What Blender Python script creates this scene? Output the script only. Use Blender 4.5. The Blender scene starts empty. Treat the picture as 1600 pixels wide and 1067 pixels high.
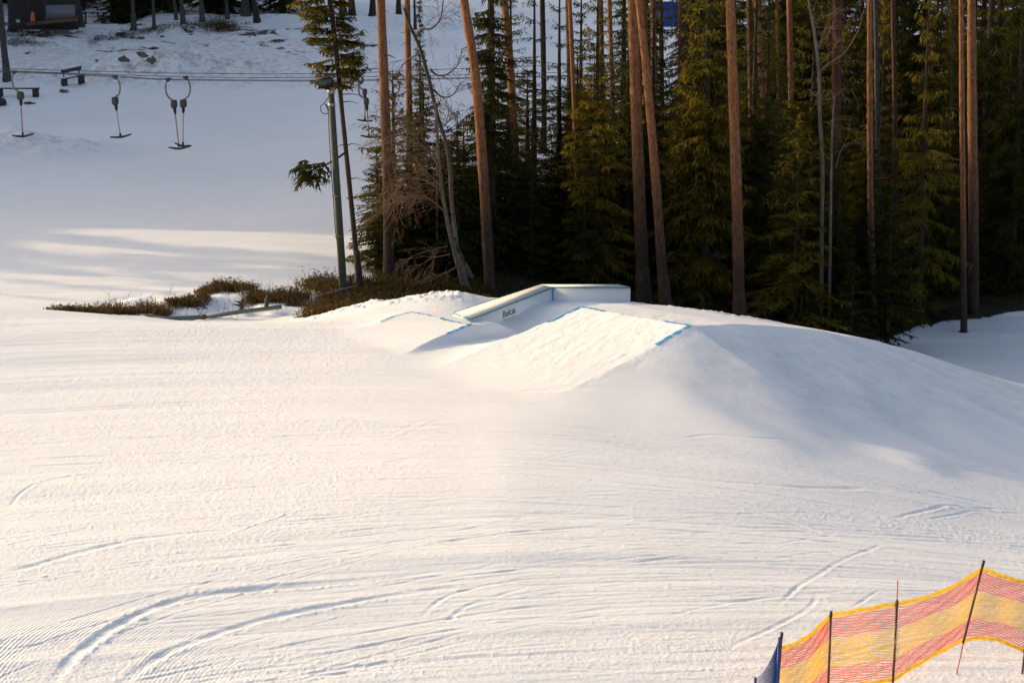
import bpy, math, random
import numpy as np
from mathutils import Vector
R = math.radians

# ------------------------------------------------------------------ camera, sky, sun, exposure
scene = bpy.context.scene
col = scene.collection
CAM_Z, PITCH, FPX = 7.0, R(10.0), 2900.0
cam_d = bpy.data.cameras.new("camera")
cam_d.sensor_width = 36.0
cam_d.lens = FPX / 1600 * 36.0
cam_d.clip_start, cam_d.clip_end = 0.5, 2000
cam_d.dof.use_dof = True
cam_d.dof.focus_distance = 43.0
cam_d.dof.aperture_fstop = 2.2
cam = bpy.data.objects.new("camera", cam_d)
cam.location = (0, 0, CAM_Z)
cam.rotation_euler = (R(90) - PITCH, 0, 0)
col.objects.link(cam)
scene.camera = cam

SUN_EL, SUN_AZ = R(14.5), R(66.0)            # azimuth measured from +Y towards -X
S = Vector((-math.sin(SUN_AZ) * math.cos(SUN_EL), math.cos(SUN_AZ) * math.cos(SUN_EL), math.sin(SUN_EL)))
sun_d = bpy.data.lights.new("sun", 'SUN')
sun_d.energy = 3.2
sun_d.angle = R(0.5)
sun_d.color = (1.0, 0.76, 0.45)
sun = bpy.data.objects.new("sun", sun_d)
sun.rotation_euler = S.to_track_quat('Z', 'Y').to_euler()
col.objects.link(sun)

world = bpy.data.worlds.new("World")
scene.world = world
world.use_nodes = True
wn = world.node_tree
sky = wn.nodes.new('ShaderNodeTexSky')
sky.sky_type = 'NISHITA'
sky.sun_disc = False
sky.sun_elevation = SUN_EL
sky.sun_rotation = -SUN_AZ
sky.air_density = 0.85
sky.dust_density = 5.5
sky.ozone_density = 1.0
bg = wn.nodes['Background']
bg.inputs['Strength'].default_value = 0.175
wn.links.new(sky.outputs[0], bg.inputs[0])
scene.view_settings.view_transform = 'Standard'
scene.view_settings.look = 'None'
scene.view_settings.exposure = 0.7
scene.view_settings.gamma = 1.0

# ------------------------------------------------------------------ helpers
rng = random.Random(7)

def ray(u, v):
    a = (u - 800) / FPX
    b = (533.5 - v) / FPX
    return a, math.cos(PITCH) + b * math.sin(PITCH), -math.sin(PITCH) + b * math.cos(PITCH)

def at(u, v, Y):
    """point of the place seen at photo pixel (u, v) at forward distance Y"""
    a, f, z = ray(u, v)
    return Vector((a * Y / f, Y, CAM_Z + z * Y / f))

def zv(Y, v):
    return at(800, v, Y).z

def tag(o, label=None, cat=None, group=None, kind=None):
    if label: o['label'] = label
    if cat: o['category'] = cat
    if group: o['group'] = group
    if kind: o['kind'] = kind
    return o

def empty(name, loc):
    o = bpy.data.objects.new(name, None)
    o.location = loc
    o.empty_display_size = 0.2
    col.objects.link(o)
    return o

def np_mesh(name, V, F, smooth=True):
    """V (n,3), F list of arrays (m,3) or (m,4)"""
    me = bpy.data.meshes.new(name)
    V = np.asarray(V, dtype=np.float32)
    if not isinstance(F, list): F = [F]
    F = [np.asarray(f, dtype=np.int32) for f in F if len(f)]
    nl = sum(f.size for f in F); nf = sum(len(f) for f in F)
    me.vertices.add(len(V)); me.vertices.foreach_set('co', V.ravel())
    me.loops.add(nl); me.polygons.add(nf)
    me.loops.foreach_set('vertex_index', np.concatenate([f.ravel() for f in F]))
    st, cur = [], 0
    for f in F:
        k = f.shape[1]
        st.append(cur + np.arange(len(f), dtype=np.int32) * k); cur += f.size
    me.polygons.foreach_set('loop_start', np.concatenate(st))
    me.update(calc_edges=True)
    if smooth:
        me.polygons.foreach_set('use_smooth', np.ones(nf, dtype=bool))
    me.validate()
    return me

class MB:
    """collects shapes; build() links them as ONE mesh object"""
    def __init__(s): s.v = []; s.t = []; s.q = []; s.ng = []
    def add(s, vs):
        n = len(s.v); s.v.extend([tuple(p) for p in vs]); return n
    def tube(s, pts, rad, n=8, cap=True, flat=1.0):
        pts = [Vector(p) for p in pts]
        if not isinstance(rad, (list, tuple)): rad = [rad] * len(pts)
        up = None; base = len(s.v)
        for i, p in enumerate(pts):
            d = (pts[min(i + 1, len(pts) - 1)] - pts[max(i - 1, 0)])
            d = d.normalized() if d.length > 1e-9 else Vector((0, 0, 1))
            if up is None:
                up = Vector((0, 1, 0)) if abs(d.y) < .9 else Vector((1, 0, 0))
            x = up.cross(d).normalized(); up = d.cross(x).normalized()
            for k in range(n):
                a = 2 * math.pi * k / n
                s.v.append(tuple(p + (x * math.cos(a) + up * math.sin(a) * flat) * rad[i]))
        for i in range(len(pts) - 1):
            for k in range(n):
                k2 = (k + 1) % n
                s.q.append((base + i * n + k, base + i * n + k2, base + (i + 1) * n + k2, base + (i + 1) * n + k))
        if cap:
            for i, rev in ((0, True), (len(pts) - 1, False)):
                c = s.add([pts[i]])
                for k in range(n):
                    a, b = base + i * n + k, base + i * n + (k + 1) % n
                    s.t.append((b, a, c) if rev else (a, b, c))
        return s
    def box(s, c, ax, ay, az):
        """centre and three half-axis vectors"""
        c, ax, ay, az = map(Vector, (c, ax, ay, az))
        n = s.add([c + ax * i + ay * j + az * k for k in (-1, 1) for j in (-1, 1) for i in (-1, 1)])
        for f in ((0, 2, 3, 1), (4, 5, 7, 6), (0, 1, 5, 4), (2, 6, 7, 3), (0, 4, 6, 2), (1, 3, 7, 5)):
            s.q.append(tuple(n + i for i in f))
        return s
    def bar(s, p, q, w, h, up=(0, 0, 1)):
        p, q, up = Vector(p), Vector(q), Vector(up)
        d = (q - p); L = d.length; d.normalize()
        x = d.cross(up).normalized(); u = x.cross(d)
        return s.box((p + q) / 2, d * L / 2, x * w / 2, u * h / 2)
    def prism(s, poly, z0, z1):
        """poly of (x,y,ztop) -> solid down to z0 (z1 unused when poly has z)"""
        n = len(poly)
        a = s.add([(p[0], p[1], p[2] if len(p) > 2 else z1) for p in poly]); b = s.add([(p[0], p[1], z0) for p in poly])
        for i in range(n):
            j = (i + 1) % n
            s.q.append((a + i, b + i, b + j, a + j))
        for i in range(1, n - 1):
            s.t.append((a, a + i, a + i + 1)); s.t.append((b, b + i + 1, b + i))
        return s
    def blob(s, c, r, seed=0, nu=10, nv=7, rough=.25, flat=1.0):
        rr = random.Random(seed); c = Vector(c)
        base = len(s.v)
        ph = [rr.uniform(0, 6.28) for _ in range(6)]
        for j in range(nv + 1):
            th = math.pi * j / nv
            for i in range(nu):
                a = 2 * math.pi * i / nu
                k = 1 + rough * (math.sin(2 * a + ph[0] + 2 * th) * .5 + math.sin(3 * th + ph[1] + a) * .5 + rr.uniform(-.35, .35))
                s.v.append((c.x + r[0] * k * math.sin(th) * math.cos(a), c.y + r[1] * k * math.sin(th) * math.sin(a), c.z + r[2] * k * math.cos(th) * flat))
        for j in range(nv):
            for i in range(nu):
                i2 = (i + 1) % nu
                s.q.append((base + j * nu + i, base + (j + 1) * nu + i, base + (j + 1) * nu + i2, base + j * nu + i2))
        return s
    def mesh(s, name, mat=None, smooth=False):
        F = []
        if s.q: F.append(np.array(s.q))
        if s.t: F.append(np.array(s.t))
        me = np_mesh(name, np.array(s.v), F, smooth)
        if mat: me.materials.append(mat)
        return me
    def build(s, name, mat, parent=None, smooth=False, local=False):
        """vertices are in world space; re-based on the parent unless local"""
        if parent is not None and not local:
            l = parent.location
            s.v = [(x - l.x, y - l.y, z - l.z) for x, y, z in s.v]
        o = bpy.data.objects.new(name, s.mesh(name, mat, smooth))
        if parent is not None: o.parent = parent
        col.objects.link(o)
        return o

def spline(pts, n):
    """Catmull-Rom through Vectors, n samples per span"""
    P = [Vector(p) for p in pts]; out = []
    for i in range(len(P) - 1):
        p0, p1, p2, p3 = P[max(i - 1, 0)], P[i], P[i + 1], P[min(i + 2, len(P) - 1)]
        for k in range(n):
            t = k / n
            out.append(.5 * ((2 * p1) + (p2 - p0) * t + (2 * p0 - 5 * p1 + 4 * p2 - p3) * t * t + (3 * p1 - p0 - 3 * p2 + p3) * t ** 3))
    out.append(P[-1])
    return out

# ------------------------------------------------------------------ materials
class NT:
    def __init__(s, name):
        s.m = bpy.data.materials.new(name); s.m.use_nodes = True
        s.t = s.m.node_tree; s.b = s.t.nodes['Principled BSDF']; s.out = s.t.nodes['Material Output']
    def n(s, typ, **kw):
        x = s.t.nodes.new(typ)
        for k, v in kw.items():
            if k in x.inputs: x.inputs[k].default_value = v
            else: setattr(x, k, v)
        return x
    def l(s, a, b): s.t.links.new(a, b)
    def mix(s, fac, a, b):
        x = s.t.nodes.new('ShaderNodeMix'); x.data_type = 'RGBA'
        for k, v in ((0, fac), (6, a), (7, b)):
            if hasattr(v, 'is_output'): s.l(v, x.inputs[k])
            else: x.inputs[k].default_value = v if k == 0 else (*v, 1) if len(v) == 3 else v
        return x.outputs[2]
    def math(s, op, a, b=0.0, c=0.0):
        x = s.t.nodes.new('ShaderNodeMath'); x.operation = op
        for k, v in enumerate((a, b, c)):
            if hasattr(v, 'is_output'): s.l(v, x.inputs[k])
            else: x.inputs[k].default_value = v
        return x.outputs[0]
    def ramp(s, fac, stops):
        x = s.t.nodes.new('ShaderNodeValToRGB')
        e = x.color_ramp.elements
        while len(e) < len(stops): e.new(.5)
        for i, (p, c) in enumerate(stops):
            e[i].position = p; e[i].color = (*c, 1) if len(c) == 3 else c
        s.l(fac, x.inputs[0]); return x.outputs[0]
    def noise(s, scale, detail=3, rough=.55, vec=None, stretch=None):
        x = s.n('ShaderNodeTexNoise'); x.inputs['Scale'].default_value = scale
        x.inputs['Detail'].default_value = detail; x.inputs['Roughness'].default_value = rough
        if vec is None:
            tc = s.n('ShaderNodeTexCoord'); vec = tc.outputs['Object']
        if stretch:
            mp = s.n('ShaderNodeMapping'); mp.inputs['Scale'].default_value = stretch
            s.l(vec, mp.inputs['Vector']); vec = mp.outputs[0]
        s.l(vec, x.inputs['Vector']); return x.outputs[0]
    def bump(s, h, strength, dist, normal=None):
        x = s.n('ShaderNodeBump'); x.inputs['Strength'].default_value = strength; x.inputs['Distance'].default_value = dist
        s.l(h, x.inputs['Height'])
        if normal is not None: s.l(normal, x.inputs['Normal'])
        return x.outputs[0]

def simple(name, rgb, rough=.6, metal=0, var=.25, scale=8.0, bump=0.0):
    t = NT(name)
    f = t.noise(scale, 4, .6)
    c = t.mix(f, tuple(x * (1 - var) for x in rgb), tuple(min(1, x * (1 + var)) for x in rgb))
    t.l(c, t.b.inputs['Base Color'])
    t.b.inputs['Roughness'].default_value = rough; t.b.inputs['Metallic'].default_value = metal
    if bump: t.l(t.bump(f, bump, .02), t.b.inputs['Normal'])
    return t.m

def snow_material():
    t = NT('snow')
    geo = t.n('ShaderNodeNewGeometry'); pos = geo.outputs['Position']
    def attr(n):
        a = t.n('ShaderNodeAttribute'); a.attribute_name = n; return a.outputs['Fac']
    lit, dirt, cord, cm = attr('litter'), attr('dirt'), attr('cord'), attr('cordmask')
    n1 = t.noise(.7, 4, .6, pos)
    c = t.mix(n1, (.80, .775, .745), (.87, .85, .82))
    nd = t.noise(2.2, 6, .7, pos)
    dm = t.math('MULTIPLY', dirt, t.math('SMOOTH_MIN', 1.0, t.math('MULTIPLY', t.math('MAXIMUM', t.math('SUBTRACT', nd, .44), 0), 5.0), .1))
    c = t.mix(dm, c, (.40, .31, .21))
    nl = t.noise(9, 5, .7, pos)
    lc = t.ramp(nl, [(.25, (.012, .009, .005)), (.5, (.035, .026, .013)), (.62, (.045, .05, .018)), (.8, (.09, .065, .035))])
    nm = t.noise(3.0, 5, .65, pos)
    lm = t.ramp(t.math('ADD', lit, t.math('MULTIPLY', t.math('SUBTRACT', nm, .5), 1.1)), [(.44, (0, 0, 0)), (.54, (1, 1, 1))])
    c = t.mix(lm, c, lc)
    t.l(c, t.b.inputs['Base Color'])
    t.b.inputs['Roughness'].default_value = .55
    t.b.inputs['Specular IOR Level'].default_value = .3
    g1 = t.noise(22, 4, .65, pos); g2 = t.noise(60, 4, .7, pos)
    b = t.bump(g1, .5, .012)
    b = t.bump(g2, .6, .010, b)
    w = t.math('SINE', t.math('MULTIPLY', cord, 2 * math.pi / .062))
    w = t.math('MULTIPLY', w, cm)
    b = t.bump(w, .6, .007, b)
    t.l(b, t.b.inputs['Normal'])
    return t.m

def bark_material(name, low, high, z0, z1, scale=7.0, flake=None):
    t = NT(name)
    tc = t.n('ShaderNodeTexCoord'); o = tc.outputs['Object']
    sep = t.n('ShaderNodeSeparateXYZ'); t.l(o, sep.inputs[0])
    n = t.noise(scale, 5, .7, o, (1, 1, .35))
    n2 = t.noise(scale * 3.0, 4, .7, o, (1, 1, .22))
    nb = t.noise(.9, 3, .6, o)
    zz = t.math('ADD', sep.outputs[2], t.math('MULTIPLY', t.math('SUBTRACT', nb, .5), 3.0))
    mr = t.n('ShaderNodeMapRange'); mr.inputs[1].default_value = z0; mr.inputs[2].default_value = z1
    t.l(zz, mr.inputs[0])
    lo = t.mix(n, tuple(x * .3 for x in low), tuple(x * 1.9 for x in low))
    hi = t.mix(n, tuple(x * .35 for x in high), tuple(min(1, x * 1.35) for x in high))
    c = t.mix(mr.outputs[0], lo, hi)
    c = t.mix(t.ramp(n2, [(.38, (.7, .7, .7)), (.54, (0, 0, 0))]), c, tuple(x * .35 for x in low))
    if flake:
        c = t.mix(t.ramp(n, [(.60, (0, 0, 0)), (.66, (1, 1, 1))]), c, flake)
    t.l(c, t.b.inputs['Base Color']); t.b.inputs['Roughness'].default_value = .85
    t.b.inputs['Specular IOR Level'].default_value = .15
    t.l(t.bump(t.math('ADD', n, n2), .8, .03), t.b.inputs['Normal'])
    return t.m

def leaf_material(name, dark, light, trans=.35):
    t = NT(name)
    geo = t.n('ShaderNodeNewGeometry')
    oi = t.n('ShaderNodeObjectInfo')
    n = t.noise(1.3, 3, .6, geo.outputs['Position'])
    r = t.math('ADD', t.math('MULTIPLY', geo.outputs['Random Per Island'], .55), t.math('MULTIPLY', n, .45))
    r = t.math('ADD', r, t.math('MULTIPLY', t.math('SUBTRACT', oi.outputs['Random'], .5), .3))
    c = t.mix(r, dark, light)
    d = t.n('ShaderNodeBsdfDiffuse'); tr = t.n('ShaderNodeBsdfTranslucent'); mx = t.n('ShaderNodeMixShader')
    t.l(c, d.inputs[0]); t.l(c, tr.inputs[0]); mx.inputs[0].default_value = trans
    t.l(d.outputs[0], mx.inputs[1]); t.l(tr.outputs[0], mx.inputs[2])
    t.l(mx.outputs[0], t.out.inputs['Surface'])
    return t.m

M = {}
M['snow'] = snow_material()
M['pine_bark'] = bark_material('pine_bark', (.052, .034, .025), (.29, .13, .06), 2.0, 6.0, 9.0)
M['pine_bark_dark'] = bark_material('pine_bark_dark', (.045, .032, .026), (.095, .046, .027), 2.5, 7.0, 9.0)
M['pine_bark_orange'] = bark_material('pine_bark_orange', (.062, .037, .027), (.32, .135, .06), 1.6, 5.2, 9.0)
M['spruce_bark'] = bark_material('spruce_bark', (.05, .037, .028), (.06, .044, .032), 0, 8, 10)
M['grey_bark'] = bark_material('grey_bark', (.085, .075, .066), (.08, .066, .06), 0, 4, 8)
M['birch_bark'] = bark_material('birch_bark', (.14, .11, .085), (.20, .165, .13), 0, 4, 6)
M['crook_bark'] = bark_material('crooked_birch_bark', (.22, .185, .14), (.085, .062, .048), 1.5, 4.5, 7)
M['crook'] = simple('dark_birch_limb', (.075, .05, .036), .85, 0, .35, 4)
M['twig'] = simple('twig', (.19, .105, .052), .85, 0, .35, 4)
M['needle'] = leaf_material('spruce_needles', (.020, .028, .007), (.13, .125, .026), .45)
M['needle_sun'] = leaf_material('sunlit_spruce_needles', (.035, .042, .010), (.34, .25, .035), .5)  # sunlight painted in: brighter, yellower copy of the spruce needles
M['pine_needle'] = leaf_material('pine_needles', (.025, .04, .015), (.08, .10, .035))
M['heather'] = leaf_material('heather_twigs', (.04, .026, .010), (.22, .15, .05), .3)
M['undergrowth'] = leaf_material('forest_undergrowth', (.012, .016, .005), (.06, .055, .018), .25)
M['dark_metal'] = simple('dark_metal', (.02, .02, .022), .45, .6)
M['galv'] = simple('galvanised_steel', (.24, .22, .20), .5, .5)
M['boxcase'] = simple('spring_box_case', (.085, .065, .05), .6, .0)
M['rod_red'] = simple('red_rod', (.55, .16, .09), .5)
M['rod_pale'] = simple('pale_rod', (.55, .40, .36), .5)
M['black'] = simple('black_plastic', (.012, .012, .013), .5)
M['cable'] = simple('steel_cable', (.085, .07, .075), .6, .2)
M['mossy'] = simple('mossy_wood', (.042, .048, .026), .9, 0, .55, 5, .6)
M['grey_wood'] = simple('grey_wood', (.16, .165, .15), .8, 0, .3, 6, .3)
M['dark_wood'] = simple('dark_wood', (.045, .036, .03), .85, 0, .4, 5, .3)
M['brown_wood'] = simple('brown_wood', (.14, .075, .045), .8, 0, .3, 5, .3)
M['pipe'] = simple('green_grey_pipe', (.115, .125, .095), .5, 0, .25, 6)
M['rust'] = simple('rusty_band', (.11, .05, .03), .8)
M['white_board'] = simple('white_board', (.80, .79, .775), .4, 0, .05, 2)
M['cream_top'] = simple('cream_board_top', (.74, .69, .60), .45, 0, .08, 3)
M['teal'] = simple('teal_edge', (.10, .25, .30), .4, .3)
M['blue_strip'] = simple('blue_strip', (.05, .30, .48), .5)
M['blue_paint'] = simple('blue_snow_paint', (.03, .32, .62), .7, 0, .3, 12)
M['ink'] = simple('black_lettering', (.012, .012, .015), .5)
M['grey_ink'] = simple('grey_lettering', (.22, .23, .25), .5)
M['net_yellow'] = leaf_material('yellow_net_strands', (.80, .46, .02), (.86, .56, .05), .35)
M['net_red'] = leaf_material('red_net_strands', (.70, .085, .02), (.78, .14, .03), .35)
M['net_blue'] = leaf_material('blue_net_strands', (.006, .03, .13), (.012, .055, .22), .3)
M['pole_dark'] = simple('dark_red_pole', (.07, .016, .012), .4)
M['pole_red'] = simple('red_pole', (.38, .06, .03), .4)
M['pole_blue'] = simple('blue_pole', (.02, .05, .2), .4)
M['clear'] = simple('lamp_glass', (.03, .03, .034), .2)
M['panel'] = simple('ribbed_grey_panel', (.30, .29, .31), .6, 0, .1, 2)
M['orange'] = simple('orange_cover', (.55, .12, .03), .6)
M['palegreen'] = simple('pale_green_box', (.38, .45, .33), .6)
M['blue_sheet'] = simple('blue_sheet', (.01, .045, .24), .5, 0, .3, 1)
M['dirty_ice'] = simple('dirty_ice', (.13, .10, .075), .7, 0, .8, 5, .5)

# ------------------------------------------------------------------ terrain
def h2(ix, iy, seed):
    with np.errstate(over='ignore'):
        h = (ix.astype(np.int64) * 374761393 + iy.astype(np.int64) * 668265263 + seed * 974711) & 0xffffffff
        h = ((h ^ (h >> 13)) * 1274126177) & 0xffffffff
        h = h ^ (h >> 16)
    return (h & 0xffff) / 32767.5 - 1.0

def vn(x, y, seed=0):
    ix = np.floor(x); iy = np.floor(y); fx = x - ix; fy = y - iy
    fx = fx * fx * fx * (fx * (fx * 6 - 15) + 10); fy = fy * fy * fy * (fy * (fy * 6 - 15) + 10)
    a = h2(ix, iy, seed); b = h2(ix + 1, iy, seed); c = h2(ix, iy + 1, seed); d = h2(ix + 1, iy + 1, seed)
    return (a * (1 - fx) + b * fx) * (1 - fy) + (c * (1 - fx) + d * fx) * fy

def fbm(x, y, seed, octv=3, gain=.5):
    s = 0; a = 1.0
    for k in range(octv):
        s = s + a * vn(x * 2 ** k + 17.3 * k, y * 2 ** k - 9.1 * k, seed + k); a *= gain
    return s

def sstep(a, b, x):
    t = np.clip((x - a) / (b - a), 0, 1); return t * t * (3 - 2 * t)

ROWS = np.array([20, 24, 28, 32, 36, 40, 42.5, 45, 47, 49, 52, 58, 62, 68, 75, 85, 95, 105, 115, 125, 140, 160, 220, 400], float)
COLU = np.array([-300, 0, 150, 300, 450, 600, 720, 800, 900, 1000, 1200, 1400, 1600, 1900], float)
_b = [-2.08, -1.7, -1.33, -.95, -.57]
_far = [-.16, -.04, .02, .38, 1.2, 2.12, 3.6, 5.07, 6.2, 7.3, 8.3, 10, 12]
_farF = [-.25, -.12, .0, .38, 1.2, 2.2, 3.6, 5.07, 6.2, 7.3, 8.3, 10, 12]
TAB = np.array([
    _b + [-.22, -.05, -.12, -.52, -.60, -.48] + _far,
    _b + [-.22, -.02, -.28, -.64, -.62, -.48] + _far,
    _b + [-.22, -.02, -.50, -.66, -.55, -.46] + _far,
    _b + [-.22, -.02, -.46, -.60, -.46, -.42] + _far,
    _b + [-.20, .05, .08, -.45, -.62, -.55] + _farF,
    _b + [-.22, .10, .26, -.30, -.75, -.85] + _farF,
    _b + [-.28, -.16, .08, -.20, -.90, -1.0] + _farF,
    _b + [-.28, -.12, .06, -.30, -1.0, -1.1] + [-1.15, -1.1, -1.0, -.4] + _farF[4:],
    _b[:3] + [-.98, -.66, -.32, -.10, -.02, -.7, -1.2, -1.4] + [-1.5, -1.4, -1.2, -.5, .8] + _farF[5:],
    _b[:2] + [-1.39, -1.13, -.92, -.70, -.55, -.80, -1.6, -2.1, -2.2] + [-2.2, -2.0, -1.7, -.9, .6] + _farF[5:],
    _b[:2] + [-1.50, -1.44, -1.34, -1.22, -1.22, -1.7, -2.6, -2.95, -3.02] + [-3.0, -2.7, -2.3, -1.3, .4] + _farF[5:],
    [-2.08, -1.74, -1.66, -1.80, -1.76, -1.70, -1.78, -2.1, -2.8, -3.05, -3.1] + [-2.95, -2.6, -2.2, -1.2, .4] + _farF[5:],
])
def hermite(xk, yk, x):
    """yk (..., n) finite difference cubic along last axis at scalar grid x -> (..., len(x))"""
    d = np.zeros_like(yk); dx = np.diff(xk); s = np.diff(yk, axis=-1) / dx
    d[..., 1:-1] = (s[..., 1:] * dx[:-1] + s[..., :-1] * dx[1:]) / (dx[:-1] + dx[1:])
    d[..., 0] = s[..., 0]; d[..., -1] = s[..., -1]
    i = np.clip(np.searchsorted(xk, x) - 1, 0, len(xk) - 2)
    t = (x - xk[i]) / dx[i]
    h = dx[i]
    return ((2 * t**3 - 3 * t**2 + 1) * yk[..., i] + (t**3 - 2 * t**2 + t) * h * d[..., i] + (-2 * t**3 + 3 * t**2) * yk[..., i + 1] + (t**3 - t**2) * h * d[..., i + 1])
# fine lookup table: u every 10 px, Y every 0.1 m
YF = np.concatenate([np.arange(20, 60, .1), np.arange(60, 160, .5), np.arange(160, 401, 5.0)])
TAB = np.vstack([TAB[:1], TAB, TAB[-1:] - .45 * np.array([0, .1, .5, 1, 1, 1, 1, .9, .6, .4, .3] + [0] * 13)])
TAB -= np.outer(np.interp(COLU, [-300, 0, 300, 600, 800, 1900], [.62, .44, .28, .11, .0, .0]), [.0, .12, .45, 1, 1, .7, .2] + [0] * 17)
UF = np.arange(-300, 1901, 10.0)
_t1 = hermite(ROWS, TAB, YF)                       # cols x YF
TABF = hermite(COLU, np.ascontiguousarray(_t1.T), UF)   # YF x UF

def base_z(X, Y):
    X = np.asarray(X, float); Y = np.asarray(Y, float)
    U = np.clip(800 + FPX * .985 * X / np.maximum(Y, 20), -300, 1900)
    Yc = np.clip(Y, 20, 399)
    j = np.clip(np.searchsorted(YF, Yc, side='right') - 1, 0, len(YF) - 2); ty = (Yc - YF[j]) / (YF[j + 1] - YF[j])
    U = (U + 300) / 10; i = np.clip(U.astype(int), 0, len(UF) - 2); tx = U - i
    z = (TABF[j, i] * (1 - tx) + TABF[j, i + 1] * tx) * (1 - ty) + (TABF[j + 1, i] * (1 - tx) + TABF[j + 1, i + 1] * tx) * ty
    return z - .06 * np.maximum(20 - Y, 0)

def excess(e, k):
    e = np.maximum(e, 0); return e * e / (e + k)

class Kicker:
    def __init__(s, L, Rr, length, after, fl, fr, power=1.25):
        s.L, s.R = np.array(L[:2]), np.array(Rr[:2]); s.zL, s.zR = L[2], Rr[2]
        d = s.R - s.L; s.W = np.linalg.norm(d); s.e = d / s.W
        s.d = np.array([-s.e[1], s.e[0]])            # ride direction
        s.m = (s.L + s.R) / 2; s.len = length; s.after = after; s.fl, s.fr, s.pw = fl, fr, power
    def ab(s, X, Y):
        dx, dy = X - s.m[0], Y - s.m[1]
        return dx * s.d[0] + dy * s.d[1], dx * s.e[0] + dy * s.e[1]
    def height(s, X, Y, base):
        a, b = s.ab(X, Y)
        zl = s.zL + (s.zR - s.zL) * np.clip(b / s.W + .5, -.2, 1.2)
        q = np.clip((a + s.len) / s.len, 0, 1)
        ramp = base + (zl - base) * q ** s.pw - .3 * np.maximum(0, -(a + s.len))
        ax, ay = zip(*s.after)
        aft = zl + np.interp(a, ax, ay)
        h = np.where(a < 0, ramp, aft)
        out = np.maximum(np.abs(b) - s.W / 2, 0) * (1 + .18 * vn(a * .8, b * .5, 91))
        q = np.clip(1 - out / np.where(b < 0, s.fl, s.fr), 0, 1)
        return base + (h - base) * q ** 2.1 - .3 * (out > np.where(b < 0, s.fl, s.fr)) * (np.abs(b) > s.W / 2 + 9)

bl, br = at(907, 474, 41.4), at(1081, 504.5, 38.8)
KB = Kicker(bl, br, 4.7, [(0, 0), (1.2, -.05), (3, -.32), (6, -.98), (10, -2.3), (14, -3.5), (30, -9)], 1.8, 6.6, 1.4)
al, ar = at(641, 484.5, 42.7), at(738, 503, 41.1)
KA = Kicker(al, ar, 2.1, [(0, 0), (.7, -.04), (1.3, -.28), (2.0, -.8), (8, -5)], 1.6, .42, 1.1)

def track_world(pix, n=10):
    P = [at(u, v, 1.0) for u, v in pix]
    out = []
    for u, v in pix:
        out.append(Vector(hit(u, v)[:2] + (0,)))
    return np.array([(p.x, p.y) for p in spline(out, n)])

def hit(u, v, fn=None, y0=18, y1=150):
    """first ground point seen at photo pixel"""
    fn = fn or shape_z
    a, f, z = ray(u, v)
    Y = np.concatenate([np.arange(y0, 60, .04), np.arange(60, y1, .2)]); Y = Y[(Y >= y0) & (Y <= y1)]
    d = CAM_Z + z * Y / f - fn(a * Y / f, Y)
    k = np.argmax(d <= 0) if (d <= 0).any() else len(Y) - 1
    if k > 0 and d[k] <= 0:
        t = d[k - 1] / (d[k - 1] - d[k]); y = Y[k - 1] + t * (Y[k] - Y[k - 1])
    else: y = Y[k]
    return (float(a * y / f), float(y), float(CAM_Z + z * y / f))

def shade_hill(X, Y):  # added rise out of view on the left, shaped to shade the far slope
    q = X * S.y / math.hypot(S.x, S.y) - Y * S.x / math.hypot(S.x, S.y)
    edge = np.maximum(40, .30 * Y + 5)
    return sstep(41.0, 44.8, q) * sstep(0, 14, -X - edge) * (10.2 + .62 * np.clip(q - 44.8, -3, 50) + 1.1 * fbm(q * .35, X * .05, 71, 4))

def gauss(X, Y, x, y, sx, sy=None):
    sy = sy or sx
    return np.exp(-((X - x) / sx) ** 2 - ((Y - y) / sy) ** 2)

def shape_z(X, Y):
    """terrain without fine relief"""
    X = np.asarray(X, float); Y = np.asarray(Y, float)
    b = base_z(X, Y)
    z = b
    near = (np.abs(X) < 30) & (Y > 30) & (Y < 56)
    if near.any():
        hb = KB.height(X, Y, b); ha = KA.height(X, Y, b)
        z2 = b + excess(ha - b, .04); z2 = z2 + excess(hb - z2, .05)
        z = np.where(near, z2, z)
    z = z + shade_hill(X, Y)
    # dirty snow bank under the left tow bar, ploughed pile beyond the lift
    z = z + 1.15 * gauss(X, Y, -22.0, 82, 3.6, 2.2) * (1 + .2 * vn(X * .9, Y * .9, 33)) + .4 * gauss(X, Y, -16.5, 88, 5, 2.0)
    pile = .9 * gauss(X, Y, -20.0, 106, 3.2, 1.8) + .55 * gauss(X, Y, -15.5, 107, 3.2, 1.5) + .5 * gauss(X, Y, -25.5, 104.5, 3, 1.4)
    z = z + pile * (1 + .45 * vn(X * 1.6, Y * 1.6, 31))
    z = z + sstep(110, 118, Y) * .35 * fbm(X * .25, Y * .25, 41, 3)
    return z

SW = None
def streak_coord(X, Y):
    w = sstep(25, 36, Y)
    return Y + (-.12 + .44 * w) * X + (.006 + .0125 * w) * X * X * np.where(np.abs(X) < 16, 1, 256 / np.maximum(X * X, 1))

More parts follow.
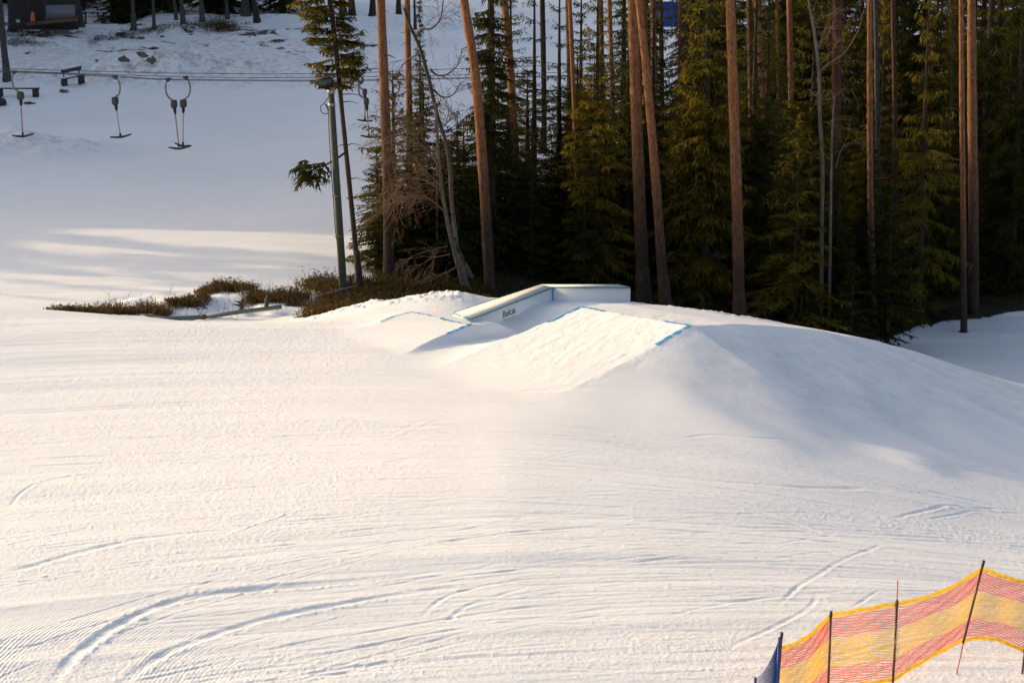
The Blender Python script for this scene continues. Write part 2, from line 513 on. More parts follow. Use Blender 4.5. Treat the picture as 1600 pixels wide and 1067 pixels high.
def relief(X, Y):
    s = streak_coord(X, Y)
    near = sstep(60, 46, Y)
    und = .10 * fbm(s * .20, X * .055, 3, 2) + .022 * fbm(s * 1.1, X * .12, 13, 2)
    st = .0095 * vn(s * 2.6, X * .13, 5) + .0050 * vn(s * 6.0, X * .22, 6) + .0030 * vn(s * 13, X * .4, 7) + .0017 * vn(s * 26, X * .8, 17)
    patch = sstep(-.15, .55, fbm(s * .45, X * .16, 21, 2))
    lum = (.0022 * vn(X * 4 + Y, Y * 9, 8) + .0024 * vn(X * 15, Y * 14, 9) + .0026 * vn(X * 34, Y * 24, 10)) * (.4 + .4 * patch) * (1 - .6 * sstep(-2, 2, X) * sstep(33, 36, Y))
    lum = lum + patch * .009 * np.maximum(vn(X * 19, Y * 19, 12) - .5, 0) + .008 * np.maximum(vn(X * 9, Y * 11, 14) - .62, 0)
    flank = sstep(-.5, 2.5, X) * sstep(33, 35.5, Y - .12 * np.maximum(3 - X, -6) ) * (X < 30)
    lum = lum * (1 - .85 * flank); st = st * (1 - .6 * flank)
    z = (und + st * (1.3 - .3 * patch) + lum) * near
    far = 1 - near
    k = (np.abs(X) < 12) & (Y > 34) & (Y < 46)
    if k.any():
        a, b = KB.ab(X, Y)
        f = (.35 + .65 * sstep(-KB.len + .6, -KB.len + 3.0, a)) * sstep(-KB.len - .6, -KB.len + 1.6, a) * sstep(1.5, .3, a) * sstep(KB.W / 2 + .6, KB.W / 2, np.abs(b))
        g = .010 * vn(a * 1.4, b * 4.5, 45) + .007 * vn(a * 4, b * 10, 46) + .012 * np.minimum(vn(a * 5 + b * 3, b * 8, 47), 0) + .006 * vn(a * 13, b * 15, 43)
        fl = sstep(KB.W / 2, KB.W / 2 + .5, b) * sstep(KB.W / 2 + 5, KB.W / 2 + 3, b) * sstep(-3, -1, a) * sstep(9, 6, a)
        z = z + np.where(k, f * g * .46 + fl * (.002 * vn(a * 2.4, b * 1.6, 48) + .001 * vn(a * 7, b * 4, 49)), 0)
    z = z + far * ((.03 + .05 * sstep(70, 62, Y)) * fbm(X * .09 + Y * .05, Y * .38 + X * .06, 51, 3) + .020 * vn(X * .5, Y * 2.2 + X * .3, 52) * sstep(90, 60, Y))
    hum = sstep(45.6, 46.6, Y) * sstep(51, 49, Y) * sstep(-11.4, -10, X) * sstep(-4, -7, X)
    z = z + hum * .13 * fbm(X * 1.1, Y * 1.0, 62, 2)
    rough = sstep(98, 103, Y) * sstep(128, 112, Y) * sstep(-2, -8, X)
    z = z + rough * (.10 * fbm(X * 1.1, Y * 1.1, 61, 3))
    return z

# ski and groomer tracks: (pixels, half width m, depth m, raised rim)
TRACKS = [
    ([(62, 1085), (120, 1020), (190, 976), (260, 946), (340, 930), (450, 917), (560, 907), (680, 893), (790, 880)], .10, .055, .8),
    ([(165, 1085), (230, 1034), (300, 1003), (370, 980), (450, 960), (540, 943), (640, 925), (740, 912), (860, 900)], .09, .045, .8),
    ([(-10, 905), (60, 886), (130, 866), (220, 846), (320, 834), (430, 822)], .10, .04, .5),
    ([(-10, 810), (60, 803), (150, 801), (240, 806), (330, 812), (420, 816)], .07, .03, .6),
    ([(15, 795), (30, 775), (60, 757), (110, 745), (190, 738), (290, 738)], .05, .025, .6),
    ([(-10, 862), (60, 845), (130, 832), (210, 830)], .05, .02, .5),
    ([(200, 890), (330, 878), (460, 862), (590, 850), (720, 836)], .12, .03, .2),
    ([(345, 845), (400, 820), (460, 800), (520, 790)], .04, -.02, .0),
    ([(470, 823), (600, 815), (730, 810), (860, 803), (980, 798)], .08, .03, .5),
    ([(655, 965), (690, 935), (740, 917), (800, 905), (880, 890)], .05, .025, .5),
    ([(690, 975), (730, 945), (790, 925), (850, 910)], .05, .02, .5),
    ([(1395, 820), (1440, 806), (1490, 800), (1560, 803), (1640, 812)], .06, .04, .7),
    ([(1440, 822), (1490, 812), (1560, 808), (1640, 816)], .05, .03, .5),
    ([(1210, 950), (1236, 925), (1270, 900), (1320, 876), (1370, 856), (1380, 848)], .05, .03, .6),
    ([(1030, 965), (1110, 945), (1200, 932), (1290, 925), (1370, 918)], .05, .03, .5),
    ([(1120, 1020), (1190, 985), (1245, 960), (1270, 940), (1277, 920)], .05, .03, .6),
    ([(1330, 948), (1350, 935), (1375, 922), (1376, 930)], .04, .02, .5),
    ([(1180, 880), (1260, 868), (1370, 862), (1480, 858)], .05, .02, .4),
    ([(800, 730), (950, 742), (1100, 757), (1250, 768), (1400, 775), (1600, 785)], .09, .03, .4),
    ([(800, 848), (950, 840), (1100, 832), (1260, 830), (1400, 832)], .05, .02, .4),
    ([(1220, 850), (1290, 838), (1310, 830)], .04, .015, .3),
    ([(200, 600), (420, 612), (640, 626), (860, 650), (1080, 690)], .09, .025, .4),
    ([(300, 640), (560, 660), (820, 690), (1060, 722), (1300, 750)], .08, .022, .4),
    ([(0, 668), (200, 672), (420, 690), (640, 712)], .07, .018, .4),
    ([(800, 615), (900, 606), (1000, 612)], .16, .03, .4),
    ([(1060, 690), (1110, 684), (1180, 688), (1250, 692)], .07, .03, .6),
]

def track_relief(X, Y):
    """X, Y flat arrays -> dz, distance to the first groomer arc (signed)"""
    dz = np.zeros_like(X); cord = np.full_like(X, 99.0)
    for ti, (pix, w, dep, rim) in enumerate(TRACKS):
        P = track_world(pix, 6)
        m = 4.0 if ti == 0 else .6
        sel = np.where((X > P[:, 0].min() - m) & (X < P[:, 0].max() + m) & (Y > P[:, 1].min() - m) & (Y < P[:, 1].max() + m))[0]
        if not len(sel): continue
        x, y = X[sel], Y[sel]
        best = np.full(len(sel), 1e9); sg = np.zeros(len(sel)); tt = np.zeros(len(sel))
        n = len(P) - 1
        for i in range(n):
            ax, ay = P[i]; bx, by = P[i + 1]
            dx, dy = bx - ax, by - ay; L2 = dx * dx + dy * dy + 1e-12
            t = np.clip(((x - ax) * dx + (y - ay) * dy) / L2, 0, 1)
            ex, ey = x - ax - t * dx, y - ay - t * dy
            d2 = ex * ex + ey * ey
            k = d2 < best
            best[k] = d2[k]; sg[k] = np.sign(dx * ey - dy * ex)[k]; tt[k] = ((i + t) / n)[k]
        d = np.sqrt(best)
        if ti == 0: cord[sel] = d * sg
        w = w * .8; dep = dep * (.50 if ti < 2 else .38 if ti < 13 or ti > 17 else .27)
        fade = sstep(0, .2, tt) * sstep(1, .6, tt)
        fade = fade * (.75 + .35 * vn(x * 2.5, y * 2.5, 70 + ti))
        r = d / w
        crumb = 1 + .9 * np.maximum(vn(x * 16, y * 16, 171 + ti), -.6)
        g = -dep * np.exp(-r ** 4) + crumb * rim * dep * .6 * np.exp(-((r - 1.9) / .8) ** 2) * np.where(sg < 0, 1, .45)
        dz[sel] += g * fade
    # many fine shallow ski tracks sweeping along and across the slope
    rr = random.Random(61)
    ok = (Y > 20) & (Y < 43)
    for k in range(300):
        fam = rr.random()
        if fam < .36:        # along the mid slope, running down to the right
            y0 = rr.uniform(29, 41); k1 = -(.12 + .20 * (y0 - 29) / 12) + rr.gauss(0, .04); k2 = -.013 + rr.gauss(0, .006); xc = 0
        elif fam < .80:      # sweeping arcs nearer the camera
            y0 = rr.uniform(22, 31); k1 = rr.uniform(.02, .34); k2 = rr.uniform(-.055, -.004); xc = rr.uniform(-4, 4)
        else:                # crossing runs
            y0 = rr.uniform(23, 37); k1 = rr.choice((-1, 1)) * rr.uniform(.12, .75); k2 = rr.uniform(-.06, .06); xc = rr.uniform(-7, 8)
        x0 = rr.uniform(-12, 8); x1 = x0 + rr.uniform(4, 14) * (.45 if fam >= .80 else 1.2)
        w = rr.uniform(.014, .04); dep = rr.uniform(.002, .0072) * (1 if fam < .36 else .85)
        m = np.where(ok & (X > x0) & (X < x1))[0]
        x = X[m]; t = x - xc
        f = y0 + k1 * t + k2 * t * t + .03 * np.sin(x * 1.1 + k)
        d = (Y[m] - f) / np.sqrt(1 + (k1 + 2 * k2 * t) ** 2)
        q = np.abs(d) < .6
        m, x, d = m[q], x[q], d[q]
        fade = sstep(x0, x0 + 1.6, x) * sstep(x1, x1 - 2.2, x) * (.65 + .5 * vn(x * 1.9, x * 0 + k, 300 + k))
        a, b = KB.ab(X[m], Y[m]); fade = fade * (1 - sstep(-KB.len - .3, -KB.len + .6, a) * sstep(KB.W / 2 + 6.5, KB.W / 2 + 4, np.abs(b)))
        sep = rr.choice((0, .16, .24, .42))
        for o_ in ((0,) if sep == 0 else (0, sep)):
            r = (d - o_) / w
            dz[m] += fade * dep * (-np.exp(-r ** 4) + .55 * np.exp(-((r - 2.0) / .8) ** 2) + .2 * np.exp(-((r + 2.0) / .8) ** 2))
    return dz, cord

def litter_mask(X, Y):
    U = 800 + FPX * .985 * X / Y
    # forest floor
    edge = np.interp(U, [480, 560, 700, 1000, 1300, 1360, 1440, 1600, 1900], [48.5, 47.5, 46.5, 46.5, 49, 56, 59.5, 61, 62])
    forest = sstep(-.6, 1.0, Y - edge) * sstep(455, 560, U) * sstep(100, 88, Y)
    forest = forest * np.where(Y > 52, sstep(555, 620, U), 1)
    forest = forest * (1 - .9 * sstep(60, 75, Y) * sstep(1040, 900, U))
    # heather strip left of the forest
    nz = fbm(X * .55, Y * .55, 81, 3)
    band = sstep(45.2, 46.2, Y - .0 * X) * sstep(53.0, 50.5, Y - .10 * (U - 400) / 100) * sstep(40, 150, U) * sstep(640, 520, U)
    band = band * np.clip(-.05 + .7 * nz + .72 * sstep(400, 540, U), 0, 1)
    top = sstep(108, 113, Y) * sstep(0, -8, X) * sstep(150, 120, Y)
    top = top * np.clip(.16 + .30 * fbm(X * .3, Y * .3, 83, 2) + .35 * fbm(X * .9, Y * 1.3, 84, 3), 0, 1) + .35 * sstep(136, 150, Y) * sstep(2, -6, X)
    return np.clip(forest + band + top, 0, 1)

def dirt_mask(X, Y):
    a, b = KB.ab(X, Y)
    fl = sstep(.1, .8, b - KB.W / 2) * sstep(5.5, 3, b - KB.W / 2) * sstep(-2.5, 0, a) * sstep(12, 7, a) * .2
    bank = .5 * gauss(X, Y, -20.8, 81.5, 2.2, 1.3) + .25 * gauss(X, Y, -22, 82.5, 5, 3)
    pile = .4 * gauss(X, Y, -20, 105.5, 3.5, 1.8) + .3 * gauss(X, Y, -16, 106.5, 5, 1.6) + .25 * gauss(X, Y, -25, 104, 4, 1.5)
    road = .5 * sstep(100, 104, Y) * sstep(124, 116, Y) * sstep(-6, -12, X)
    return np.clip(fl + bank + pile + road, 0, 1)

def crest_lumps(X, Y):
    """thrown-up snow crumbs along the crest by the box"""
    U = 800 + FPX * .985 * X / Y
    m = sstep(420, 500, U) * sstep(760, 700, U) * sstep(43.6, 44.4, Y) * sstep(46.0, 45.2, Y)
    m = m + sstep(960, 990, U) * sstep(1240, 1120, U) * sstep(42.6, 43.6, Y) * sstep(46.5, 45.5, Y)
    n = np.maximum(vn(X * 7.5, Y * 7.5, 95), 0) ** 1.6 * .035 + np.maximum(vn(X * 15, Y * 15, 96), 0) * .035 + .05 * vn(X * 1.7, Y * 1.7, 97)
    a, b = KA.ab(X, Y)
    return m * n

def final_z(X, Y):
    """shape + relief, no tracks (for placing things)"""
    X = np.atleast_1d(np.asarray(X, float)); Y = np.atleast_1d(np.asarray(Y, float))
    return shape_z(X, Y) + relief(X, Y) + crest_lumps(X, Y)

def gz(x, y): return float(final_z(x, y)[0])

def grid_sheet(name, Tx, Ys, lower=0.0, tracks=False):
    T, YY = np.meshgrid(Tx, Ys)
    X = (T * np.maximum(YY, 14)).ravel(); Y = YY.ravel()
    z = shape_z(X, Y) + relief(X, Y) + crest_lumps(X, Y) - lower
    cord = np.full_like(X, 99.0); cm = np.zeros_like(X)
    if tracks:
        dz, cord = track_relief(X, Y)
        z = z + dz
        U = 800 + FPX * .985 * X / np.maximum(Y, 14)
        left = np.where(cord > .12, 1, np.where(cord > -.1, 0, .35))
        cm = left * sstep(480, 200, U) * sstep(26.6, 25.2, Y) * sstep(-.5, .15, vn(X * .5, Y * .5, 77) + .35) * (np.abs(cord) < 3.9)
    nx, ny = len(Tx), len(Ys)
    idx = np.arange(nx * ny).reshape(ny, nx)
    F = np.stack([idx[:-1, :-1], idx[:-1, 1:], idx[1:, 1:], idx[1:, :-1]], -1).reshape(-1, 4)
    V = np.stack([X, Y, z], 1)
    A = dict(litter=litter_mask(X, np.maximum(Y, 14)), dirt=dirt_mask(X, Y), cord=np.where(np.abs(cord) < 50, cord, 0), cordmask=cm)
    return V, F, A

def sheet_object(name, V, F, A, mat):
    used, inv = np.unique(F, return_inverse=True)
    me = np_mesh(name, V[used], inv.reshape(F.shape))
    for k, a in A.items():
        at_ = me.attributes.new(k, 'FLOAT', 'POINT')
        at_.data.foreach_set('value', a[used].astype(np.float32))
    me.materials.append(mat)
    o = bpy.data.objects.new(name, me); col.objects.link(o)
    return o

wing = np.array([.36, .45, .6, .8, 1.1, 1.5, 2.2, 3.2])
Tn = np.concatenate([-wing[::-1], np.linspace(-.315, .315, 1160), wing])
# rows even in the picture
vs = np.linspace(1150, 476, 860)
yy = []
for v in vs[::20]:
    yy.append(hit(560, v, base_z)[1])
Yn = np.interp(np.arange(860), np.arange(0, 860, 20), yy)
Yn = np.concatenate([np.arange(2, Yn[0] - .2, .8), Yn[Yn < 43.4], np.arange(43.4, 47.3, .045)])
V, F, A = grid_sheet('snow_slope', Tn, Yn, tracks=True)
# the two ramps are things of their own: cut their faces from the sheet
fc = V[F].mean(1)
aB, bB = KB.ab(fc[:, 0], fc[:, 1]); aA, bA = KA.ab(fc[:, 0], fc[:, 1])
fb = base_z(fc[:, 0], fc[:, 1])
inB = (aB > -KB.len) & (aB < 11) & (np.abs(bB) < KB.W / 2 + 6) & (KB.height(fc[:, 0], fc[:, 1], fb) > fb + .012)
inA = (aA > -KA.len) & (aA < 3) & (np.abs(bA) < KA.W / 2 + 2.5) & (KA.height(fc[:, 0], fc[:, 1], fb) > fb + .012) & ~inB
tag(sheet_object('snow_slope', V, F[~inA & ~inB], A, M['snow']), kind='structure')
tag(sheet_object('snow_ramp', V, F[inB], A, M['snow']), 'large wide snow jump right of the white box, its lip corners painted blue', 'snow ramp')
tag(sheet_object('snow_ramp', V, F[inA], A, M['snow']), 'small low snow ramp leading up to the left end of the white box', 'snow ramp')

Tf = np.concatenate([-wing[::-1], np.linspace(-.32, .32, 420), wing])
Yf = np.concatenate([np.arange(46.9, 56, .09), np.arange(56, 76, .16), np.arange(76, 130, .28), np.arange(130, 170, 1.0), np.array([180, 200, 240, 300, 400, 600])])
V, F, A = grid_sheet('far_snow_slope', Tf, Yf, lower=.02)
tag(sheet_object('far_snow_slope', V, F, A, M['snow']), kind='structure')

mb = MB(); mb.box((0, -60, -4.6), (700, 0, 0), (0, 640, 0), (0, 0, .2))
tag(mb.build('snow_ground', M['snow']), kind='structure')

# ------------------------------------------------------------------ blue paint on the ramps
def paint(pix, label, w=.055, drop=None):
    pts = []
    for u, v in pix:
        pts.append(Vector(hit(u, v)))
    pl = spline(pts, 14)
    V, Q = [], []
    for i, p in enumerate(pl):
        d = (pl[min(i + 1, len(pl) - 1)] - pl[max(i - 1, 0)]); d.z = 0; d.normalize()
        x = Vector((d.y, -d.x, 0))
        ww = w * (1 + .35 * math.sin(i * 1.7) * math.sin(i * .6))
        for k in (-1, -.33, .33, 1):
            q = p + x * ww * k * .5
            V.append((q.x, q.y, gz(q.x, q.y) + .012))
    for i in range(len(pl) - 1):
        for k in range(3):
            a = i * 4 + k
            Q.append((a, a + 1, a + 5, a + 4))
    me = np_mesh('blue_paint_line', np.array(V), np.array(Q)); me.materials.append(M['blue_paint'])
    o = bpy.data.objects.new('blue_paint_line', me); col.objects.link(o)
    return tag(o, label, 'paint line')

def kpt(K, a, b):
    p = K.m + K.d * a + K.e * b; return p

def paint_k(K, ab, label, w=.07):
    pts = []
    for a, b in ab:
        p = kpt(K, a, b); pts.append(Vector((p[0], p[1], 0)))
    pl = []
    for i in range(len(pts) - 1):
        for k in range(14): pl.append(pts[i].lerp(pts[i + 1], k / 14))
    pl.append(pts[-1])
    V, Q = [], []
    for i, p in enumerate(pl):
        d = (pl[min(i + 1, len(pl) - 1)] - pl[max(i - 1, 0)]); d.normalize()
        x = Vector((d.y, -d.x, 0))
        ww = w * (1 + .3 * math.sin(i * 1.7))
        for k in (-1, -.33, .33, 1):
            q = p + x * ww * k * .5
            V.append((q.x, q.y, gz(q.x, q.y) + .014))
    for i in range(len(pl) - 1):
        for k in range(3):
            if k != 1 and math.sin(i * 2.3 + k * 1.9) + math.sin(i * .9 + k) > 1.15: continue
            a = i * 4 + k; Q.append((a, a + 1, a + 5, a + 4))
    me = np_mesh('blue_paint_line', np.array(V), np.array(Q)); me.materials.append(M['blue_paint'])
    o = bpy.data.objects.new('blue_paint_line', me); col.objects.link(o)
    return tag(o, label, 'paint line')

wB, wA = KB.W / 2, KA.W / 2
paint_k(KB, [(-1.05, -wB + .02), (0, -wB + .02), (0, -wB + .78)], 'blue painted corner line at the left end of the big jump lip', .075)
paint_k(KB, [(0, wB - .8), (0, wB - .04), (-1.05, wB - .04)], 'blue painted corner line at the right end of the big jump lip', .075)
paint_k(KA, [(-.9, -wA + .02), (0, -wA + .02), (0, -wA + .75)], 'faint blue painted line on the left corner of the small ramp', .045)
paint_k(KA, [(0, wA - 1.1), (0, wA - .03), (-.75, wA - .03)], 'blue painted line on the right corner of the small ramp', .07)

# ------------------------------------------------------------------ the box with a kink
def at_z(u, v, z):
    a, f, zz = ray(u, v); Y = (z - CAM_Z) * f / zz
    return Vector((a * Y / f, Y, z))
I0, O0 = at_z(735, 499.5, .17), at_z(709, 490.5, .17)
I1, O1 = at_z(863, 450, .345), at_z(845, 446, .345)
I2, O2 = at_z(985, 450, .355), at_z(966, 446, .355)
slide = tag(empty('slide_box', (I1.x, I1.y, -.4)), 'long low white slide box bent in the middle, with cream top and teal edges', 'slide box')
def down(p, z): return Vector((p.x, p.y, z))
mb = MB()
mb.prism([I0, I1, O1, O0], -.85, 0); mb.build('side_panel', M['white_board'], slide)
mb = MB(); e1 = (I2 - I1).normalized() * .003
mb.prism([I1 + e1, I2, O2, O1 + e1], -.85, 0); mb.build('side_panel', M['white_board'], slide)
up = Vector((0, 0, 1))
def slab(a, b, c, d, t, lift):
    t = .02
    m = MB()
    ps = [a, b, c, d]
    n = m.add([p + up * (lift + t) for p in ps]); k = m.add([p + up * lift for p in ps])
    for i in range(4):
        j = (i + 1) % 4; m.q.append((n + i, k + i, k + j, n + j))
    m.q.append((n, n + 1, n + 2, n + 3)); m.q.append((k + 3, k + 2, k + 1, k))
    return m
slab(I0, I1, O1, O0, .03, .004).build('top_board', M['cream_top'], slide)
slab(I1 + e1 * 2, I2, O2, O1 + e1 * 2, .03, .004).build('top_board', M['cream_top'], slide)
nA = Vector(((I1 - I0).y, -(I1 - I0).x, 0)).normalized()
nB = Vector(((I2 - I1).y, -(I2 - I1).x, 0)).normalized()
if nB.y > 0: nB = -nB
if nA.y > 0: nA = -nA
def trim(p, q, n): return MB().bar(p + n * .012 + up * .012, q + n * .012 + up * .012, .02, .034)
trim(I0, I1, nA).build('edge_rail', M['teal'], slide)
trim(I1 + nB * .0 + e1 * 8, I2, nB).build('edge_rail', M['teal'], slide)
trim(O0, O1, -nA).build('edge_rail', M['teal'], slide)
trim(O1, O2, -nB).build('edge_rail', M['teal'], slide)
nE = (O0 - I0).normalized(); nF = (I0 - I1); nF.z = 0; nF.normalize()
trim(I0, O0, nF).build('edge_rail', M['teal'], slide)
MB().box(I1 + nB * .012 + Vector((.0, 0, -.21)), (.028, 0, 0), (0, .008, 0), (0, 0, .18)).build('corner_strip', M['blue_strip'], slide)

def text_mesh(name, body, size, mat, origin, xdir, ydir, nrm, parent, sx=1.0, spacing=1.0):
    cu = bpy.data.curves.new(name, 'FONT'); cu.body = body; cu.size = size; cu.space_character = spacing
    cu.extrude = .002
    ob = bpy.data.objects.new(name, cu); col.objects.link(ob)
    bpy.context.view_layer.update()
    dg = bpy.context.evaluated_depsgraph_get()
    me = bpy.data.meshes.new_from_object(ob.evaluated_get(dg))
    bpy.data.objects.remove(ob)
    me.name = name
    l = parent.location
    for v in me.vertices:
        p = origin + xdir * (v.co.x * sx) + ydir * v.co.y + nrm * (.006 + v.co.z)
        v.co = p - l
    me.materials.clear(); me.materials.append(mat)
    o = bpy.data.objects.new(name, me); o.parent = parent; col.objects.link(o)
    return o
dA = (I1 - I0).normalized()
def on_face(u, dz):
    """point of the long side face under photo column u, dz below its top edge"""
    best = min((I0.lerp(I1, k / 400) for k in range(401)), key=lambda p: abs(800 + FPX * .9848 * p.x / (p.y - .0) * 1.0 - u))
    return best + up * dz
p0, p1 = on_face(785, 0), on_face(809, 0)
Lt = (p1 - p0).length
yup = (up - dA * up.dot(dA)).normalized()
text_mesh('lettering', 'Balcia', .225, M['ink'], p0 - up * .25, dA, yup, nA, slide, Lt / (.225 * 2.72))
text_mesh('lettering', 'INSURANCE', .055, M['grey_ink'], p0 - up * .335 + dA * .02, dA, yup, nA, slide, Lt / (.055 * 9.6), 1.6)

# ------------------------------------------------------------------ safety nets bottom right
def lerp(a, b, t): return a + (b - a) * t
fence = None
POLES = [  # pole top, net top, net bottom, base pixel, distance
    ((1221, 990), (1220, 1012), (1212, 1122), (1210, 1140), 22.9),
    ((1298, 957), (1298, 960), (1294, 1074), (1293, 1090), 23.2),
    ((1402, 906), (1401, 942), (1395, 1062), (1394, 1076), 23.5),
    ((1536, 878), (1535, 887), (1505, 1001), (1498, 1038), 23.9),
    ((1613, 900), (1612, 911), (1600, 1018), (1598, 1040), 24.0),
    ((1704, 918), (1703, 930), (1700, 1040), (1699, 1060), 24.0),
]
base1 = at(*POLES[2][3], POLES[2][4])
fence = tag(empty('safety_fence', base1), 'yellow and red striped safety net sagging between slim dark poles', 'safety net')
tops = [at(*p[1], p[4]) for p in POLES]; bots = [at(*p[2], p[4]) for p in POLES]
NSP = 26
def net_curve(P, sag):
    s = []
    for i in range(len(P) - 1):
        for k in range(NSP):
            t = k / NSP
            q = P[i].lerp(P[i + 1], t) - up * sag[i] * 4 * t * (1 - t)
            q.y += .05 * math.sin(math.pi * t) * (1 if i % 2 else -1)
            s.append(q)
    s.append(P[-1]); return s
tc = net_curve(tops, [.06, .02, .07, .03, .04]); bc = net_curve(bots, [.03, .03, -.05, -.08, -.02])
NR = 34
def netpt(i, r, seed=0):
    t = r / (NR - 1)
    q = tc[i].lerp(bc[i], t)
    q.y += .035 * math.sin(t * 3.1416) * math.sin(i * .33) + .006 * math.sin(i * 1.9 + r * .8)
    q.z += .006 * math.sin(i * .7 + r * 1.3)
    return q
def band(r):
    t = r / (NR - 1)
    return 'y' if t < .05 or t > .955 or .31 < t < .71 else 'r'
yl, rd = MB(), MB()
def strand(m, pts, w, n):
    """flat woven tape"""
    base = len(m.v)
    for i, p in enumerate(pts):
        d = (pts[min(i + 1, len(pts) - 1)] - pts[max(i - 1, 0)]).normalized()
        x = d.cross(n).normalized()
        m.v.append(tuple(p + x * w / 2)); m.v.append(tuple(p - x * w / 2))
    for i in range(len(pts) - 1):
        a = base + 2 * i; m.q.append((a, a + 1, a + 3, a + 2))
nrm = Vector((0, 1, 0))
for r in range(NR):
    b = band(r); m = yl if b == 'y' else rd
    w = .0115 if b == 'r' else .0115
    if r == 0 or r == NR - 1: w = .045
    strand(m, [netpt(i, r) for i in range(len(tc))], w, nrm)
rows = list(range(NR))
def seg(a, b, m, off):
    for i in range(len(tc) - 1):
        for k in range(2):
            f = i + k / 2
            i0 = int(f); t = f - i0
            pts = [netpt(i0, r).lerp(netpt(min(i0 + 1, len(tc) - 1), r), t) + Vector((0, off, 0)) for r in range(a, b + 1)]
            strand(m, pts, .0065 if m is yl else .004, nrm)
cur = 0
while cur < NR - 1:
    e = cur
    while e < NR - 1 and band(e + 1) == band(cur): e += 1
    seg(cur, min(e + 1, NR - 1), yl if band(cur) == 'y' else rd, .004)
    cur = e + 1
nt = yl.build('net', M['net_yellow'], fence); nt['label'] = 'yellow bands of the net'
nt = rd.build('net', M['net_red'], fence); nt['label'] = 'red bands of the net'
for i, (pt, ntp, nb, bp, Y) in enumerate(POLES):
    b = at(*bp, Y); t = at(*pt, Y)
    d = (t - b).normalized()
    b = b - d * .35
    b.y -= .02; t.y -= .02
    if i == 2:
        k = at(*ntp, Y); k.y -= .02
        MB().tube([b, k + d * .05], .016, 8).build('pole', M['pole_dark'], fence, True)
        MB().tube([k + d * .04, t], .008, 6).build('pole', M['pole_red'], fence, True)['label'] = 'thin red pole tip'
    elif i == 3:
        k = at(*nb, Y); k.y -= .02
        MB().tube([k - d * .02, t], .016, 8).build('pole', M['pole_dark'], fence, True)
        MB().tube([b, k], .009, 6).build('pole', M['pole_red'], fence, True)['label'] = 'thin red foot of the pole'
    else:
        MB().tube([b, t], .016, 8).build('pole', M['pole_dark'], fence, True)
    k = t if i != 2 else at(*ntp, Y)
    MB().tube([k - d * .05, k + d * .03], .021, 8).build('clip', M['black'], fence, True)
# blue net on the other side of the first pole
B0 = at(1217, 1000, 22.85); B1 = at(1180, 1060, 22.2)
blue = tag(empty('safety_fence', at(1180, 1130, 22.2)), 'dark blue safety net at the very left of the yellow and red one', 'safety net')
m = MB()
for r in range(34):
    t = r / 33
    pts = []
    for k in range(15):
        s_ = k / 14
        a = B0.lerp(B1, s_) - up * (.10 * 4 * s_ * (1 - s_)); 
        c = a - up * .98 + Vector((-.03, 0, 0))
        pts.append(a.lerp(c, t))
    strand(m, pts, .009, nrm)
for k in range(17):
    s_ = k / 16
    a = B0.lerp(B1, s_) - up * (.10 * 4 * s_ * (1 - s_)); c = a - up * .98
    strand(m, [a.lerp(c, q / 8) for q in range(9)], .007, nrm)
m.build('net', M['net_blue'], blue)
MB().tube([B1 - up * 1.25, B1 + up * .02], .016, 8).build('pole', M['pole_blue'], blue, True)
MB().tube([B0 + Vector((-.02, -.02, -1.2)), B0 + Vector((.0, -.02, .05))], .016, 8).build('pole', M['pole_blue'], blue, True)

# ------------------------------------------------------------------ lift: cables and tow bars
def cable(pix, Y, label):
    pts = [at(u, v, Y) for u, v in pix]
    o = MB().tube(spline(pts, 10), .013, 6).build('haul_cable', M['cable'], None, True)
    return tag(o, label, 'lift cable', 'cables of the tow lift')
cable([(-400, 96), (0, 107.5), (270, 114.5), (500, 115.3), (740, 107), (1300, 86)], 80, 'topmost thin lift cable above the tow bars')
cable([(-400, 101), (0, 111), (290, 120.5), (500, 121.2), (740, 117), (1300, 103)], 79, 'lift cable second from the top, carrying the right bar of the pair')
cable([(-400, 99), (25, 112.5), (185, 119.5), (265, 123.8), (500, 125.8), (740, 121.5), (1300, 110)], 77.6, 'lift cable third from the top, carrying the left bar of the pair')
cable([(-400, 104), (25, 114), (185, 121), (265, 125.2), (500, 127.3), (740, 123), (1300, 112)], 78.3, 'lowest lift cable, close under the third one')

